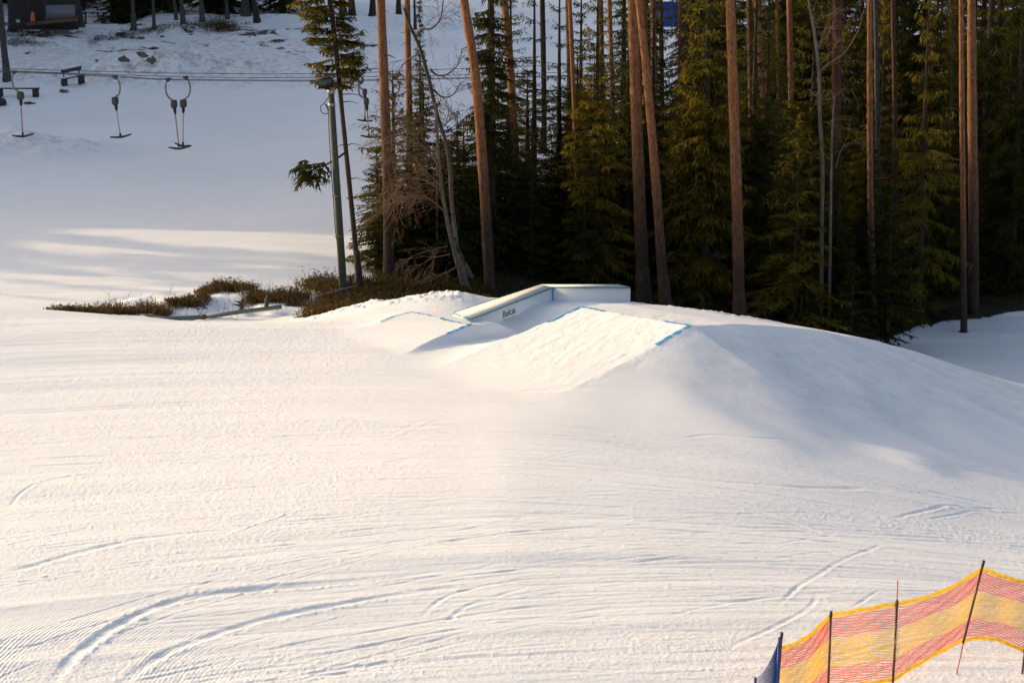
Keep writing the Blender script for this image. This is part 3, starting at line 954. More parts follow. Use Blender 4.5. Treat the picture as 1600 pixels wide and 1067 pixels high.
def tow(clamp, curve, case, case_sz, foot, bar, Y, rod, label):
    P = lambda p, dy=0: at(p[0], p[1], Y + dy)
    root = tag(empty('tow_bar', P(clamp)), label, 'tow bar', 'tow bars hanging from the lift cable')
    k = Y / FPX
    mb = MB(); c = P(clamp)
    mb.box(c, (.11, 0, 0), (0, .05, 0), (0, 0, .055)); mb.box(c - up * .07, (.05, 0, 0), (0, .04, 0), (0, 0, .05))
    mb.build('cable_clamp', M['boxcase'], root)
    MB().tube(spline([P(clamp)] + [P(p) for p in curve], 6), .038, 8).build('hanger', M['galv'], root, True)
    mb = MB(); cc = P(case)
    # rounded drum of the spring box with a flat front plate
    hw, hh = case_sz[0] * k / 2, case_sz[1] * k / 2
    prof = []
    for i in range(16):
        a = 2 * math.pi * i / 16
        prof.append((math.copysign(abs(math.cos(a)) ** .55, math.cos(a)) * hw, math.copysign(abs(math.sin(a)) ** .6, math.sin(a)) * hh))
    for (y0, y1, s_) in ((-.10, .10, 1.0), (-.13, -.10, .78), (.10, .13, .78)):
        a = mb.add([(cc.x + x * s_, cc.y + y0, cc.z + z * s_) for x, z in prof]); b = mb.add([(cc.x + x * s_, cc.y + y1, cc.z + z * s_) for x, z in prof])
        ca = mb.add([(cc.x, cc.y + y0, cc.z)]); cb = mb.add([(cc.x, cc.y + y1, cc.z)])
        for i in range(16):
            j = (i + 1) % 16
            mb.q.append((a + i, a + j, b + j, b + i)); mb.t.append((a + j, a + i, ca)); mb.t.append((b + i, b + j, cb))
    mb.build('spring_box', M['boxcase'], root)
    f = P(foot); s0 = cc + (f - cc).normalized() * hh; s1 = cc + (f - cc).normalized() * (hh + .24)
    MB().tube([s0, s0.lerp(s1, .7), s1], [.075, .06, .035], 8).build('guide_sleeve', M['black'], root, True)
    MB().tube([s1, f], .026, 8).build('rod', rod, root, True)
    bp = spline([P(bar[0], .12), P(bar[1]), P(bar[2], -.12)], 8)
    n = len(bp); mb = MB()
    mb.tube(bp, [.028 + .02 * math.sin(math.pi * i / (n - 1)) for i in range(n)], 8)
    mb.tube([f + up * .10, f - up * .02], .045, 8)
    mb.build('cross_bar', M['black'], root, True)
    return root
tow((22, 112.5), [(19, 121), (20, 133), (24, 140), (30, 144)], (32, 150), (10, 13), (35.5, 211), [(19, 212), (36, 213.5), (53.5, 209)], 77.6, M['rod_red'], 'tow bar with an orange red rod, at the far left by the big trunk')
tow((179.5, 120), [(185, 126), (187.5, 136), (186, 147), (181, 151)], (180, 158), (9.5, 13), (188, 212), [(171.5, 214.5), (189, 214.5), (205, 210)], 77.6, M['rod_pale'], 'single tow bar with a pale rod, between the bench and the pair')
tow((262.5, 124), [(259, 132), (259.5, 145), (264, 153), (270, 157)], (272, 163), (9.5, 13), (279.5, 229), [(263.5, 230.5), (280, 232.5), (299, 228)], 77.6, M['rod_red'], 'left tow bar of the touching pair, its hanger bowed to the left')
tow((290, 121), [(294.5, 127), (297, 137), (295, 149), (288, 156)], (286.5, 162), (10, 13), (286, 226), [(273, 223.5), (285, 228.5), (298, 227.5)], 79, M['rod_pale'], 'right tow bar of the touching pair, its hanger bowed to the right')
tow((560.5, 118), [(560, 132), (561, 145), (564, 151), (569, 154)], (572.5, 159), (8, 12), (576.5, 213), [(563.5, 212), (577, 214.5), (592, 214.5)], 80, M['rod_red'], 'lower tow bar right of the green lamp pole, with a red rod')
tow((564.5, 128), [(562, 132), (562.5, 137), (566, 139.5), (568, 140)], (570, 144), (7, 10), (570.2, 187), [(558.5, 187.5), (570, 189), (582.5, 189)], 86, M['galv'], 'small upper tow bar right of the green lamp pole, with a grey rod')
tow((618, 121), [(622, 126), (624, 134), (623, 143), (619, 147)], (615, 150), (8, 11), (617, 205), [(603, 206), (617, 208), (631, 205)], 79, M['galv'], 'tow bar behind the small spruce and two pines at the forest edge')

# ------------------------------------------------------------------ lamp pole, pipe, stick
pb = at(537, 456, 49.5); pb.z = gz(pb.x, pb.y)
pt = at(517, 140, 49.5)
lamp = tag(empty('lamp_pole', pb), 'mossy green wooden lamp pole leaning left, with a floodlight on top', 'lamp pole')
MB().tube([pb - up * .4, pb, pb.lerp(pt, .5), pt], [.115, .112, .095, .078], 14).build('pole', M['mossy'], lamp, True)
dP = (pt - pb).normalized()
MB().tube([pt - dP * .12, pt + dP * .02], .098, 14).build('band', M['galv'], lamp, True)
MB().tube([pt - dP * .45, pt - dP * .36], .096, 14).build('band', M['galv'], lamp, True)
hd = at(507.5, 128, 49.3)
fl = MB()
fx, fy, fz = Vector((.8, .25, .1)).normalized(), Vector((-.25, .9, .3)).normalized(), None
fz = fx.cross(fy)
n = fl.add([hd + fx * (a * s_) + fz * (b * s_) + fy * d for s_, d in ((.20, -.12), (.12, .12)) for a, b in ((-1, -.7), (1, -.7), (1, .7), (-1, .7))])
for i in range(4):
    j = (i + 1) % 4; fl.q.append((n + i, n + j, n + 4 + j, n + 4 + i))
fl.q.append((n + 3, n + 2, n + 1, n)); fl.q.append((n + 4, n + 5, n + 6, n + 7))
fl.tube([hd + fy * .05 - up * .05, hd - up * .18, pt + Vector((.0, -.02, 0))], .035, 8)
fo = fl.build('floodlight', M['dark_metal'], lamp)
gl = MB(); gl.box(hd - fy * .123, fx * .17, fy * .004, fz * .12); g_ = gl.build('glass', M['clear'], None)
for v in g_.data.vertices: v.co = v.co - lamp.location
g_.parent = fo
wire = [pt + Vector((-.03, -.1, -.15)), at(508, 160, 49.3), at(501, 167, 49.3), at(503, 176, 49.3), at(511, 178, 49.3), at(513, 170, 49.3), at(508, 163, 49.3), at(513, 175, 49.3),
        at(514, 205, 49.3), at(516.5, 250, 49.3), at(520, 300, 49.3), at(524, 360, 49.3), at(529, 395, 49.3), at(531, 450, 49.4)]
MB().tube(spline(wire, 8), .012, 6).build('wire', M['black'], lamp, True)
for v_ in (307, 370, 237):
    q = at(517 + (v_ - 135) * .0625, v_, 49.4)
    MB().bar(q + Vector((-.16, 0, .0)), q + Vector((.02, 0, .0)), .03, .02).build('wire_bracket', M['galv'], lamp)

def on_ground(u, v, lift=0.0, y0=45.2):
    x, y, z = hit(u, v, lambda X, Y: final_z(X, Y), y0, 120)
    return Vector((x, y, gz(x, y) + lift))
a_, b_, c_ = at(206, 499, 45.9), at(318, 495.5, 46.1), at(440, 479.5, 46.6)
pp = tag(empty('pipe', b_), 'grey green pipe of two lengths lying along the heather by the snow edge', 'pipe')
MB().tube([a_, a_.lerp(b_, .5) - up * .015, b_], .055, 12).build('pipe_length', M['pipe'], pp, True)
MB().tube([b_, b_.lerp(c_, .5) + up * .01, c_], .055, 12).build('pipe_length', M['pipe'], pp, True)
MB().tube([b_ + (a_ - b_).normalized() * .05, b_ + (c_ - b_).normalized() * .05], .07, 12).build('coupling', M['rust'], pp, True)
s0, s1 = at(494, 464, 48.2), at(558, 446.5, 49.6)
tag(MB().tube([s0, s0.lerp(s1, .5) + up * .02, s1], [.03, .026, .02], 8).build('bare_stick', M['grey_wood'], None, True), 'pale bare stick lying on the heather at the foot of the lamp pole', 'stick')
def stump(u, v, Y, label, seed):
    p = at(u, v, Y); rr = random.Random(seed); m = MB()
    m.tube([p - up * .15, p + Vector((.02, 0, .10)), p + Vector((.06, 0, .22))], [.06, .05, .02], 8)
    for k in range(3):
        q = p + up * rr.uniform(-.02, .1); d = Vector((rr.uniform(-.3, .3), rr.uniform(-.1, .1), rr.uniform(.02, .16)))
        m.tube([q, q + d], [.035, .008], 6)
    tag(m.build('tree_stump', M['dark_wood'], None, True), label, 'stump')
stump(377, 478, 47.2, 'dark broken stump sticking out of the snow above the pipe', 4)
stump(416, 474, 47.2, 'smaller dark snag in the snow near the right end of the pipe', 6)

# ------------------------------------------------------------------ heather
def tuft(m, x, y, z, h, r, n, rr):
    for k in range(n):
        a = rr.uniform(0, 6.283); d = r * math.sqrt(rr.random())
        px, py = x + d * math.cos(a), y + d * math.sin(a)
        hh = h * rr.uniform(.35, 1.15) * (1 - .5 * (d / r) ** 2)
        lx, ly = (d / r) * .5 * math.cos(a) * hh + rr.uniform(-.2, .2) * hh, (d / r) * .5 * math.sin(a) * hh + rr.uniform(-.2, .2) * hh
        b = len(m.v); w = rr.uniform(.006, .013)
        ca, sa = math.cos(a * 3), math.sin(a * 3)
        tx, ty, tz = px + lx, py + ly, z + hh
        m.v += [(px - w * ca, py - w * sa, z - .05), (px + w * ca, py + w * sa, z - .05), (tx, ty, tz)]
        m.t.append((b, b + 1, b + 2))
        for q in range(3):      # leafy side sprigs
            f = rr.uniform(.35, .95); sx, sy, sz = px + lx * f, py + ly * f, z + hh * f
            a2 = rr.uniform(0, 6.283); l = rr.uniform(.03, .075)
            b = len(m.v)
            m.v += [(sx, sy, sz), (sx + l * math.cos(a2), sy + l * math.sin(a2), sz + l * .9), (sx + l * math.cos(a2 + .7) * .7, sy + l * math.sin(a2 + .7) * .7, sz + l * .35)]
            m.t.append((b, b + 1, b + 2))

def heather_shrub(u0, u1, v, Y, h, label, seed, n):
    rr = random.Random(seed)
    c = at((u0 + u1) / 2, v, Y); root = None
    m = MB()
    w = (u1 - u0) * Y / FPX / 2
    for k in range(n):
        x = c.x + rr.uniform(-1, 1) * w; y = Y + rr.uniform(-.45, .45)
        e = 1 - .55 * ((x - c.x) / w) ** 2
        tuft(m, x, y, gz(x, y), h * e * rr.uniform(.6, 1.05), .16, 14, rr)
    tag(m.build('heather_shrub', M['heather'], None), label, 'shrub', 'heather shrubs left of the lamp pole')
heather_shrub(78, 170, 492, 46.0, .26, 'low thin strip of brown heather at the left edge of the snow', 1, 70)
heather_shrub(140, 205, 480, 46.9, .42, 'bushy brown heather shrub just left of the snow hummock', 2, 75)
heather_shrub(195, 262, 478, 47.2, .44, 'bushy brown heather shrub just right of the snow hummock', 3, 75)
heather_shrub(262, 322, 464, 48.2, .26, 'flat olive heather shrub in the middle of the snow patches', 4, 55)
heather_shrub(314, 398, 455, 49.6, .42, 'tall brown heather shrub at the back of the strip, against the lit snow', 5, 95)
heather_shrub(385, 480, 468, 48.6, .38, 'dense brown heather shrub above the right end of the pipe', 6, 95)
rr = random.Random(11)
m = MB(); tries = 0; cnt = 0
while cnt < 1000 and tries < 60000:
    tries += 1
    Y = rr.uniform(45.9, 54); u = rr.uniform(415, 760)
    x = (u - 800) / FPX * Y * 1.015
    if u < 520 and Y > 48.5 + (u - 330) * .022: continue
    k = float(litter_mask(np.array([x]), np.array([Y]))[0])
    if k < .5 or rr.random() > k: continue
    tuft(m, x, Y, gz(x, Y), rr.uniform(.12, .42) * (1 if u < 560 else .7), .22, 12, rr); cnt += 1
for k in range(26):          # taller bits by the pole
    u = rr.uniform(470, 520); Y = rr.uniform(49.5, 51.5); x = (u - 800) / FPX * Y * 1.015
    tuft(m, x, Y, gz(x, Y), rr.uniform(.35, .6), .25, 14, rr)
o = m.build('heather', M['heather']); tag(o, kind='stuff'); o['label'] = 'brown heather covering the bank at the forest edge'
m = MB()
for k in range(1500):
    u = rr.uniform(560, 1620); Y = rr.uniform(49, 66); x = (u - 800) / FPX * Y * 1.015
    if float(litter_mask(np.array([x]), np.array([Y]))[0]) < .45: continue
    tuft(m, x, Y, gz(x, Y), rr.uniform(.15, .45), .3, 9, rr)
o = m.build('undergrowth', M['undergrowth']); tag(o, kind='stuff'); o['label'] = 'low dark undergrowth on the forest floor'

# ------------------------------------------------------------------ trees
def needle_branch(T, rr, p, az, L, el, droop, lift, width=1.0, dens=1.0, hang=1.0, wood=None):
    """one spruce bough: arched axis, side twigs and hanging twigs as slim triangles"""
    ca, sa = math.cos(az), math.sin(az)
    n = max(4, int(L / .075 * dens))
    ax = []
    for i in range(n + 1):
        t = i / n
        r = L * t * (1 - .12 * t)
        z = L * (el * t - droop * t * t + lift * t ** 3.2)
        ax.append((p[0] + ca * r, p[1] + sa * r, p[2] + z))
    if wood is not None:
        wood.tube([ax[0], ax[n // 3], ax[2 * n // 3], ax[n]], [.012 + .009 * L, .010 + .006 * L, .007, .003], 4, False)
    for i in range(1, n + 1):
        t = i / n
        x, y, z = ax[i]
        if t < .12 and rr.random() < .6: continue
        l0 = (.15 + .34 * L * (1 - t) ** .8 * min(1, t * 3)) * width
        for sgn in (-1, 1):
            if rr.random() > .93: continue
            l = min(l0, .75) * rr.uniform(.6, 1.15)
            a = az + sgn * rr.uniform(.6, 1.15)
            dz = -rr.uniform(.10, .55) * l * hang
            w = rr.uniform(.03, .055)
            ex, ey, ez = x + l * math.cos(a), y + l * math.sin(a), z + dz
            pa, pb2 = -math.sin(a) * w, math.cos(a) * w
            b = len(T)
            T.extend(((x + pa, y + pb2, z), (x - pa, y - pb2, z + rr.uniform(-.02, .02)), (ex, ey, ez)))
            # sub sprays on the twig
            for q in range(1 + int(l / .22)):
                f = rr.uniform(.25, .95)
                sx, sy, sz = x + l * f * math.cos(a), y + l * f * math.sin(a), z + dz * f
                a2 = a + rr.choice((-1, 1)) * rr.uniform(.5, 1.0); l2 = rr.uniform(.08, .2)
                hz = -rr.uniform(.2, 1.3) * l2 * hang
                w2 = .03
                T.extend(((sx - math.sin(a2) * w2, sy + math.cos(a2) * w2, sz), (sx + math.sin(a2) * w2, sy - math.cos(a2) * w2, sz), (sx + l2 * math.cos(a2), sy + l2 * math.sin(a2), sz + hz)))
        if rr.random() < .6 * hang:
            l = rr.uniform(.12, .34) * (1 - .4 * t); w = .025; a = rr.uniform(0, 6.28)
            T.extend(((x + w * math.cos(a), y + w * math.sin(a), z), (x - w * math.cos(a), y - w * math.sin(a), z), (x + rr.uniform(-.06, .06), y + rr.uniform(-.06, .06), z - l)))
    x, y, z = ax[n]
    T.extend(((x - sa * .02, y + ca * .02, z), (x + sa * .02, y - ca * .02, z), (x + ca * .14, y + sa * .14, z + .02)))

def tri_mesh(name, T, mat):
    V = np.array(T, dtype=np.float32)
    me = np_mesh(name, V, np.arange(len(V)).reshape(-1, 3), False)
    me.materials.append(mat); return me

def spruce_meshes(H, Rad, z0, seed, dens=1.0, mat='needle', hang=1.0, gap=.36, per=6, zmax=None, r0=None):
    rr = random.Random(seed); T = []; wood = MB()
    r0 = r0 or .011 * H + .03
    wood.tube([(0, 0, -.5), (0, 0, 0), (0, 0, H * .5), (0, 0, H * .93), (0, 0, H)], [r0 * 1.15, r0, r0 * .6, .02, .006], 9)
    z = z0
    while z < H - .12:
        f = (z / H)
        L0 = Rad * min(1.0, (1 - f) ** .75 * 1.15) + .08
        dn = dens * (1 if zmax is None or z < zmax else .35)
        k = per if L0 > .5 else 5
        for j in range(k):
            az = rr.uniform(0, 6.283)
            L = L0 * rr.uniform(.55, 1.12)
            el = lerp(.05, .7, max(0, (f - .45) / .55)) + rr.uniform(-.08, .12)
            droop = lerp(.75, .15, f) * rr.uniform(.7, 1.2); lift = lerp(.35, .12, f)
            needle_branch(T, rr, (0, 0, z + rr.uniform(-.1, .1)), az, L, el, droop, lift, 1.0, dn, hang, wood if L > .35 else None)
        z += gap * (rr.uniform(.75, 1.2)) * (1 if zmax is None or z < zmax else 1.5)
    return wood.mesh('trunk', M['spruce_bark'], True), tri_mesh('crown', T, M[mat])

SPR = {
    'tall': spruce_meshes(17, 2.1, .5, 21, .85, 'needle', 1.1, .36, 6, 9.0),
    'tall2': spruce_meshes(19, 2.5, 1.2, 22, .85, 'needle', 1.2, .38, 6, 9.5),
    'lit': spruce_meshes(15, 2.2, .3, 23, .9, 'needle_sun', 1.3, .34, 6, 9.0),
    'narrow': spruce_meshes(18, 1.15, .4, 24, 1.0, 'needle', 1.3, .26, 6, 9.5),
    'open': spruce_meshes(16, 2.0, 1.0, 25, .6, 'needle', .9, .55, 5, 9.0),
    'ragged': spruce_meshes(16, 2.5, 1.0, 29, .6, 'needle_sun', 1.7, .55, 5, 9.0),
    'shaggy': spruce_meshes(18, 1.9, .3, 30, .7, 'needle', 1.9, .42, 5, 9.5),
    'young': spruce_meshes(5.2, 1.35, .1, 26, .95, 'needle', .5, .24, 6),
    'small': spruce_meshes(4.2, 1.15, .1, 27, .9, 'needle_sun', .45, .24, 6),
    'sapling': spruce_meshes(2.6, .8, .08, 28, .85, 'needle', .4, .2, 5),
}
def spruce(kind, u, Y, s, label, group=None, rz=None, sz=None, name='spruce_tree', x=None):
    X = (u - 800) / FPX * Y * 1.015 if x is None else x
    root = empty(name, (X, Y, gz(X, Y) - .03))
    root.rotation_euler.z = rng.uniform(0, 6.28) if rz is None else rz
    root.scale = (s, s, sz or s)
    tag(root, label, 'spruce tree', group)
    for nm, me in zip(('trunk', 'crown'), SPR[kind]):
        o = bpy.data.objects.new(nm, me); o.parent = root; col.objects.link(o)
    return root

# pine crown shared by every pine, above the picture
def pine_crown(seed):
    rr = random.Random(seed); T = []; wood = MB()
    for k in range(26):
        z = rr.uniform(-3.5, .8); a = rr.uniform(0, 6.28); L = rr.uniform(.8, 2.2) * (1 - .25 * max(z, 0))
        e = (L * math.cos(a), L * math.sin(a), z + rr.uniform(.1, .6))
        wood.tube([(0, 0, z), (e[0] * .5, e[1] * .5, z + .1), e], [.05, .03, .01], 5, False)
        for c in range(5):
            f = rr.uniform(.5, 1.1); c0 = (e[0] * f + rr.uniform(-.3, .3), e[1] * f + rr.uniform(-.3, .3), lerp(z, e[2], f) + rr.uniform(-.1, .3))
            for q in range(22):
                a2, b2, l = rr.uniform(0, 6.28), rr.uniform(-.5, 1.3), rr.uniform(.15, .32)
                d = (math.cos(a2) * math.cos(b2) * l, math.sin(a2) * math.cos(b2) * l, math.sin(b2) * l); w = .02
                T.extend(((c0[0] - w, c0[1], c0[2]), (c0[0] + w, c0[1] + w, c0[2]), (c0[0] + d[0], c0[1] + d[1], c0[2] + d[2])))
    return tri_mesh('crown', T, M['pine_needle'])
PINE_CROWNS = [pine_crown(5), pine_crown(6)]

def trunk_pixels(pix, widths, Y, name, mat, label, cat, top_z=17.0, group=None, crown=True, sides=12, base_v=None, stubs=0, seed=0):
    """tree whose stem passes the photo pixels pix (bottom to top) with the given widths in px"""
    rr = random.Random(seed or int(pix[0][0]))
    pts = [at(u, v, Y) for u, v in pix]
    r = [w * Y / FPX / 2 for w in widths]
    g = gz(pts[0].x, Y)
    d = (pts[0] - pts[1]).normalized()
    # carry the stem down to the ground and up to its full height
    if pts[0].z > g - .2:
        k = (pts[0].z - (g - .3)) / max(-d.z, .2)
        pts.insert(0, pts[0] + d * k); r.insert(0, r[0] * (1.12 + .03 * k))
    base = Vector((pts[0].x, Y, g))
    d = (pts[-1] - pts[-2]).normalized()
    if top_z:
        k = (top_z - pts[-1].z) / max(d.z, .3)
        p = pts[-1]
        for f in (.35, .7, 1.0):
            pts.append(p + d * k * f); r.append(r[-1] * .8)
    sp = spline(pts, 7)
    rs = []
    for i in range(len(r) - 1):
        for k in range(7): rs.append(lerp(r[i], r[i + 1], k / 7) * (1 + .035 * math.sin(i * 3 + k * 1.3 + pix[0][0])))
    rs.append(r[-1])
    root = tag(empty(name, base), label, cat, group)
    m = MB(); m.tube(sp, rs, sides)
    # root flare
    fl_ = 1.0 if 'birch' in name else 1.25
    ax = (sp[3] - sp[0]).normalized()
    m.tube([base - up * .25, base, base + ax * .15, base + ax * .35, base + ax * .7, base + ax * 1.1], [rs[0] * fl_ * q_ for q_ in (1.25, 1.08, .96, .88, .80, .70)], sides)
    for k in range(stubs):
        i = rr.randrange(len(sp) // 6, len(sp)); p = sp[i]; a = rr.uniform(0, 6.28); l = rr.uniform(.12, .8)
        e = p + Vector((math.cos(a) * l, math.sin(a) * l * .6, rr.uniform(-.12, .1)))
        m.tube([p, p.lerp(e, .5) + up * .04, e], [.018, .012, .004], 5, False)
    m.build('trunk', mat, root, True)
    if crown:
        o = bpy.data.objects.new('crown', PINE_CROWNS[rr.randrange(2)]); o.parent = root
        o.location = sp[-1] - base; o.rotation_euler.z = rr.uniform(0, 6.28); col.objects.link(o)
    return root, sp

PB, PD, PO = M['pine_bark'], M['pine_bark_dark'], M['pine_bark_orange']
PT = 'pine tree'
G1 = 'pines along the front of the forest'
PINES = [
    ([(608, 450), (606, 300), (601, 150), (595, 0)], [18, 16, 15, 13], 53, PB, 'straight pine, leftmost of the forest, dark below and orange above'),
    ([(640, 330), (640, 220), (638, 110), (636, 0)], [11, 10.5, 10, 9.5], 58, PO, 'slim orange pine just right of the leftmost forest pine'),
    ([(766, 455), (757, 300), (744, 130), (725, 0)], [19, 16, 15, 13], 53, PO, 'red orange pine leaning left, right behind the left end of the slide box'),
    ([(806, 330), (804, 230), (797, 100), (788, 0)], [13, 13, 12, 11], 57, PO, 'orange pine with a bright lit left edge, next right of the leaning red one'),
    ([(905, 330), (900, 230), (895, 110), (890, 0)], [8, 7.5, 7, 6.5], 56, PB, 'very thin dark pine standing above the elbow of the slide box'),
    ([(963, 430), (961, 300), (957, 150), (953, 30)], [8.5, 8, 7.5, 7], 60, PB, 'thin spotted pine left of the two crossing pines'),
    ([(1005, 470), (999, 300), (993, 140), (988, 0)], [22, 19, 17, 15], 54, PB, 'thick pine with a bright left edge, left one of the crossing pair'),
    ([(1038, 475), (1026, 300), (1010, 110), (998, 0)], [17, 14.5, 12.5, 11], 53.3, PO, 'slanting reddish pine, right one of the crossing pair'),
    ([(1028, 420), (1024, 250), (1022, 110), (1020, 0)], [10, 9.5, 9, 8.5], 62, PB, 'slim pine standing close behind the crossing pair'),
    ([(1063, 435), (1064, 280), (1065, 130), (1066, 0)], [13, 12, 11.5, 11], 60, PD, 'dark almost black pine between the crossing pair and the big orange one'),
    ([(1155, 498), (1152, 330), (1146, 150), (1141, 0)], [20, 17, 16, 14], 53, PO, 'big evenly lit orange pine rising from behind the large jump'),
    ([(1200, 300), (1195, 190), (1189, 90), (1181, 0)], [12, 11.5, 11, 10], 59, PO, 'bright orange pine right of the big orange one, its foot hidden in spruce'),
    ([(1217, 200), (1216, 130), (1215, 70), (1214, 0)], [6, 5.5, 5, 5], 68, PO, 'very thin red stem high up between two spruces'),
    ([(1305, 440), (1306, 300), (1307, 150), (1308, 0)], [17, 15, 14.5, 14], 58, PD, 'dull dark red pine behind the white birches'),
    ([(1362, 400), (1360, 280), (1359, 130), (1359, 0)], [11, 10, 9, 8], 57, PB, 'slim pine with a glowing left edge, right of the birches'),
    ([(1506, 512), (1505, 330), (1503, 150), (1502, 0)], [11, 9.5, 8.5, 7.5], 58.5, PO, 'left and thinner of the two close pines at the far right'),
    ([(1521, 498), (1521, 330), (1519, 150), (1518, 0)], [19, 16.5, 15, 13], 61, PB, 'right and thicker of the two close pines at the far right'),
]
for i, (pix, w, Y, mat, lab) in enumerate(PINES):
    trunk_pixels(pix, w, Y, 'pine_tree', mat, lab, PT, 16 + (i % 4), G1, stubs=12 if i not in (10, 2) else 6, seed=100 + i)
trunk_pixels([(1373, 320), (1371, 200), (1369, 60), (1368, 0)], [8, 7.5, 7, 7], 63, 'pine_tree', M['grey_bark'], 'thin grey dead stem close right of the glowing slim pine', PT, 13, None, seed=130)

# spruce with bare leaning stem beside the lamp pole
root, sp = trunk_pixels([(561, 448), (551, 340), (541, 240), (533, 160), (524, 70), (515, 0)], [9, 8, 7.5, 7, 7.5, 7], 51, 'spruce_tree', M['spruce_bark'],
                        'thin leaning spruce beside the lamp pole, bare below and bushy above', 'spruce tree', 11.5, None, crown=False, stubs=10, seed=140)
T = []; wood = MB(); rr = random.Random(33); bl_ = root.location
def bough(u, v, az, L, el=.0, droop=.45, lift=.25, w=1.25, dens=1.5):
    p = at(u, v, 51) - bl_
    needle_branch(T, rr, p, az, L, el, droop, lift, w, dens, .7, None)
def stem_u(v): return float(np.interp(v, [-150, 0, 70, 160, 240], [498, 515, 524, 533, 541]))
for v in range(-120, 142, 12):
    left = 1.0
    if 38 < v < 72: Lr, Ll = .85, .95
    elif v <= 38: Lr, Ll = .65, 1.15
    elif v < 95: Lr, Ll = .85, .42
    elif v < 125: Lr, Ll = .85, 1.0
    else: Lr, Ll = .55, .55
    if v < -20: Lr = Ll = .75
    for k in range(6):
        side = rr.random() < .5
        az = (rr.uniform(-.9, .9) if side else math.pi + rr.uniform(-.9, .9)) if rr.random() < .75 else rr.uniform(0, 6.28)
        bough(stem_u(v), v + rr.uniform(-5, 5), az, (Lr if math.cos(az) > 0 else Ll) * rr.uniform(.5, 1.1), rr.uniform(-.1, .3), rr.uniform(.25, .6), rr.uniform(.2, .5))
# the single low bough hanging left in front of the pole
p = at(543, 236, 51) - bl_
q = [p, at(520, 252, 50.4) - bl_, at(497, 262, 49.8) - bl_, at(478, 262, 49.4) - bl_]
wood = MB(); wood.tube(spline(q, 5), [.035 - .0015 * k for k in range(16)], 6)
low_limb, wood = wood, None
crown_T, T = T, []
for u, v, az, L in [(503, 258, 3.3, .55), (497, 262, 2.6, .5), (495, 264, 4.4, .45), (490, 262, 3.3, .55), (485, 260, 3.6, .5), (478, 262, 3.0, .35), (492, 268, 5.2, .45), (500, 270, 5.6, .35), (478, 258, 2.2, .35), (505, 262, .2, .3), (488, 270, 3.9, .5), (482, 268, 4.2, .45)]:
    pp_ = at(u, v, 49.7) - bl_
    for k in range(2):
        needle_branch(T, rr, pp_ + Vector((rr.uniform(-.12, .12), rr.uniform(-.2, .2), rr.uniform(-.16, .12))), az + rr.uniform(-.5, .5), L * rr.uniform(.5, 1.25), rr.uniform(-.1, .3), rr.uniform(.3, 1.1), .1, 1.0, 1.5, 1.0)
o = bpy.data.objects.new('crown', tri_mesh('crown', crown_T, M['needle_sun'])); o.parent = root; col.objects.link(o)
o = bpy.data.objects.new('low_bough', tri_mesh('low_bough', T, M['needle'])); o.parent = root; o['label'] = 'single drooping green bough low on the left'; col.objects.link(o)
o = bpy.data.objects.new('limb', low_limb.mesh('limb', M['spruce_bark'], True)); o.parent = root; col.objects.link(o)

# birches and bare twigs
def twigs(m, rr, p, d, L, r, depth, hang=.3):
    """bare branch with ever finer side twigs"""
    n = 5; pts = [Vector(p)]; d = Vector(d).normalized()
    for i in range(n):
        d = (d + Vector((rr.uniform(-.22, .22), rr.uniform(-.22, .22), rr.uniform(-.15, .15) - hang * .16))).normalized()
        pts.append(pts[-1] + d * L / n)
    m.tube(pts, [lerp(r, r * .35, i / n) for i in range(n + 1)], 5 if r > .01 else 3, False)
    if depth <= 0: return
    for k in range(4 if depth > 1 else 5):
        i = rr.randint(1, n); t = pts[i]
        dd = (pts[i] - pts[i - 1]).normalized()
        s_ = Vector((rr.uniform(-1, 1), rr.uniform(-1, 1), rr.uniform(-.6, .6)))
        twigs(m, rr, t, dd * .7 + s_ * .75, L * rr.uniform(.4, .65), max(r * .5, .0045), depth - 1, hang * 1.3)

def birch(pix, w, Y, label, seed, limbs, top_z=None, mat='birch_bark', twig_mat='twig', name='birch_tree', n_twig=0, cat='birch tree'):
    root, sp = trunk_pixels(pix, w, Y, name, M[mat], label, cat, top_z, None, crown=False, sides=9, seed=seed)
    rr = random.Random(seed)
    for lp in limbs:
        m = MB()          # (points px, r0 px, twig depth)
        P = [at(u, v, Y + dy) for u, v, dy in lp[0]]
        c = spline(P, 5); r0 = lp[1] * Y / FPX / 2
        m.tube(c, [lerp(r0, r0 * .35, i / (len(c) - 1)) for i in range(len(c))], 6, False)
        for k in range(lp[2]):
            i = rr.randrange(2, len(c)); d = (c[i] - c[i - 1]).normalized() + Vector((rr.uniform(-1, 1), rr.uniform(-.7, .7), rr.uniform(-.8, .6)))
            twigs(m, rr, c[i], d, rr.uniform(.5, 1.1), .009, 2)
        m.build('branch', M[twig_mat], root, True)
    for k in range(n_twig):
        i = rr.randrange(3, len(sp)); a = rr.uniform(0, 6.28); m = MB()
        twigs(m, rr, sp[i], (math.cos(a), math.sin(a) * .6, rr.uniform(.0, .7)), rr.uniform(.7, 1.4), .011, 2)
        m.build('branch', M[twig_mat], root, True)
    return root
m = MB(); rr = random.Random(19)
for k in range(70):
    u = rr.uniform(150, 560); Y = rr.uniform(46.2, 47.6 + (u - 150) * .008); x = (u - 800) / FPX * Y * 1.015
    twigs(m, rr, (x, Y, gz(x, Y) - .03), (rr.uniform(-.5, .5), rr.uniform(-.3, .3), 1), rr.uniform(.18, .5), .007, 1, -.1)
o = m.build('bare_twigs', M['twig']); tag(o, kind='stuff'); o['label'] = 'bare brown twigs standing in the heather'
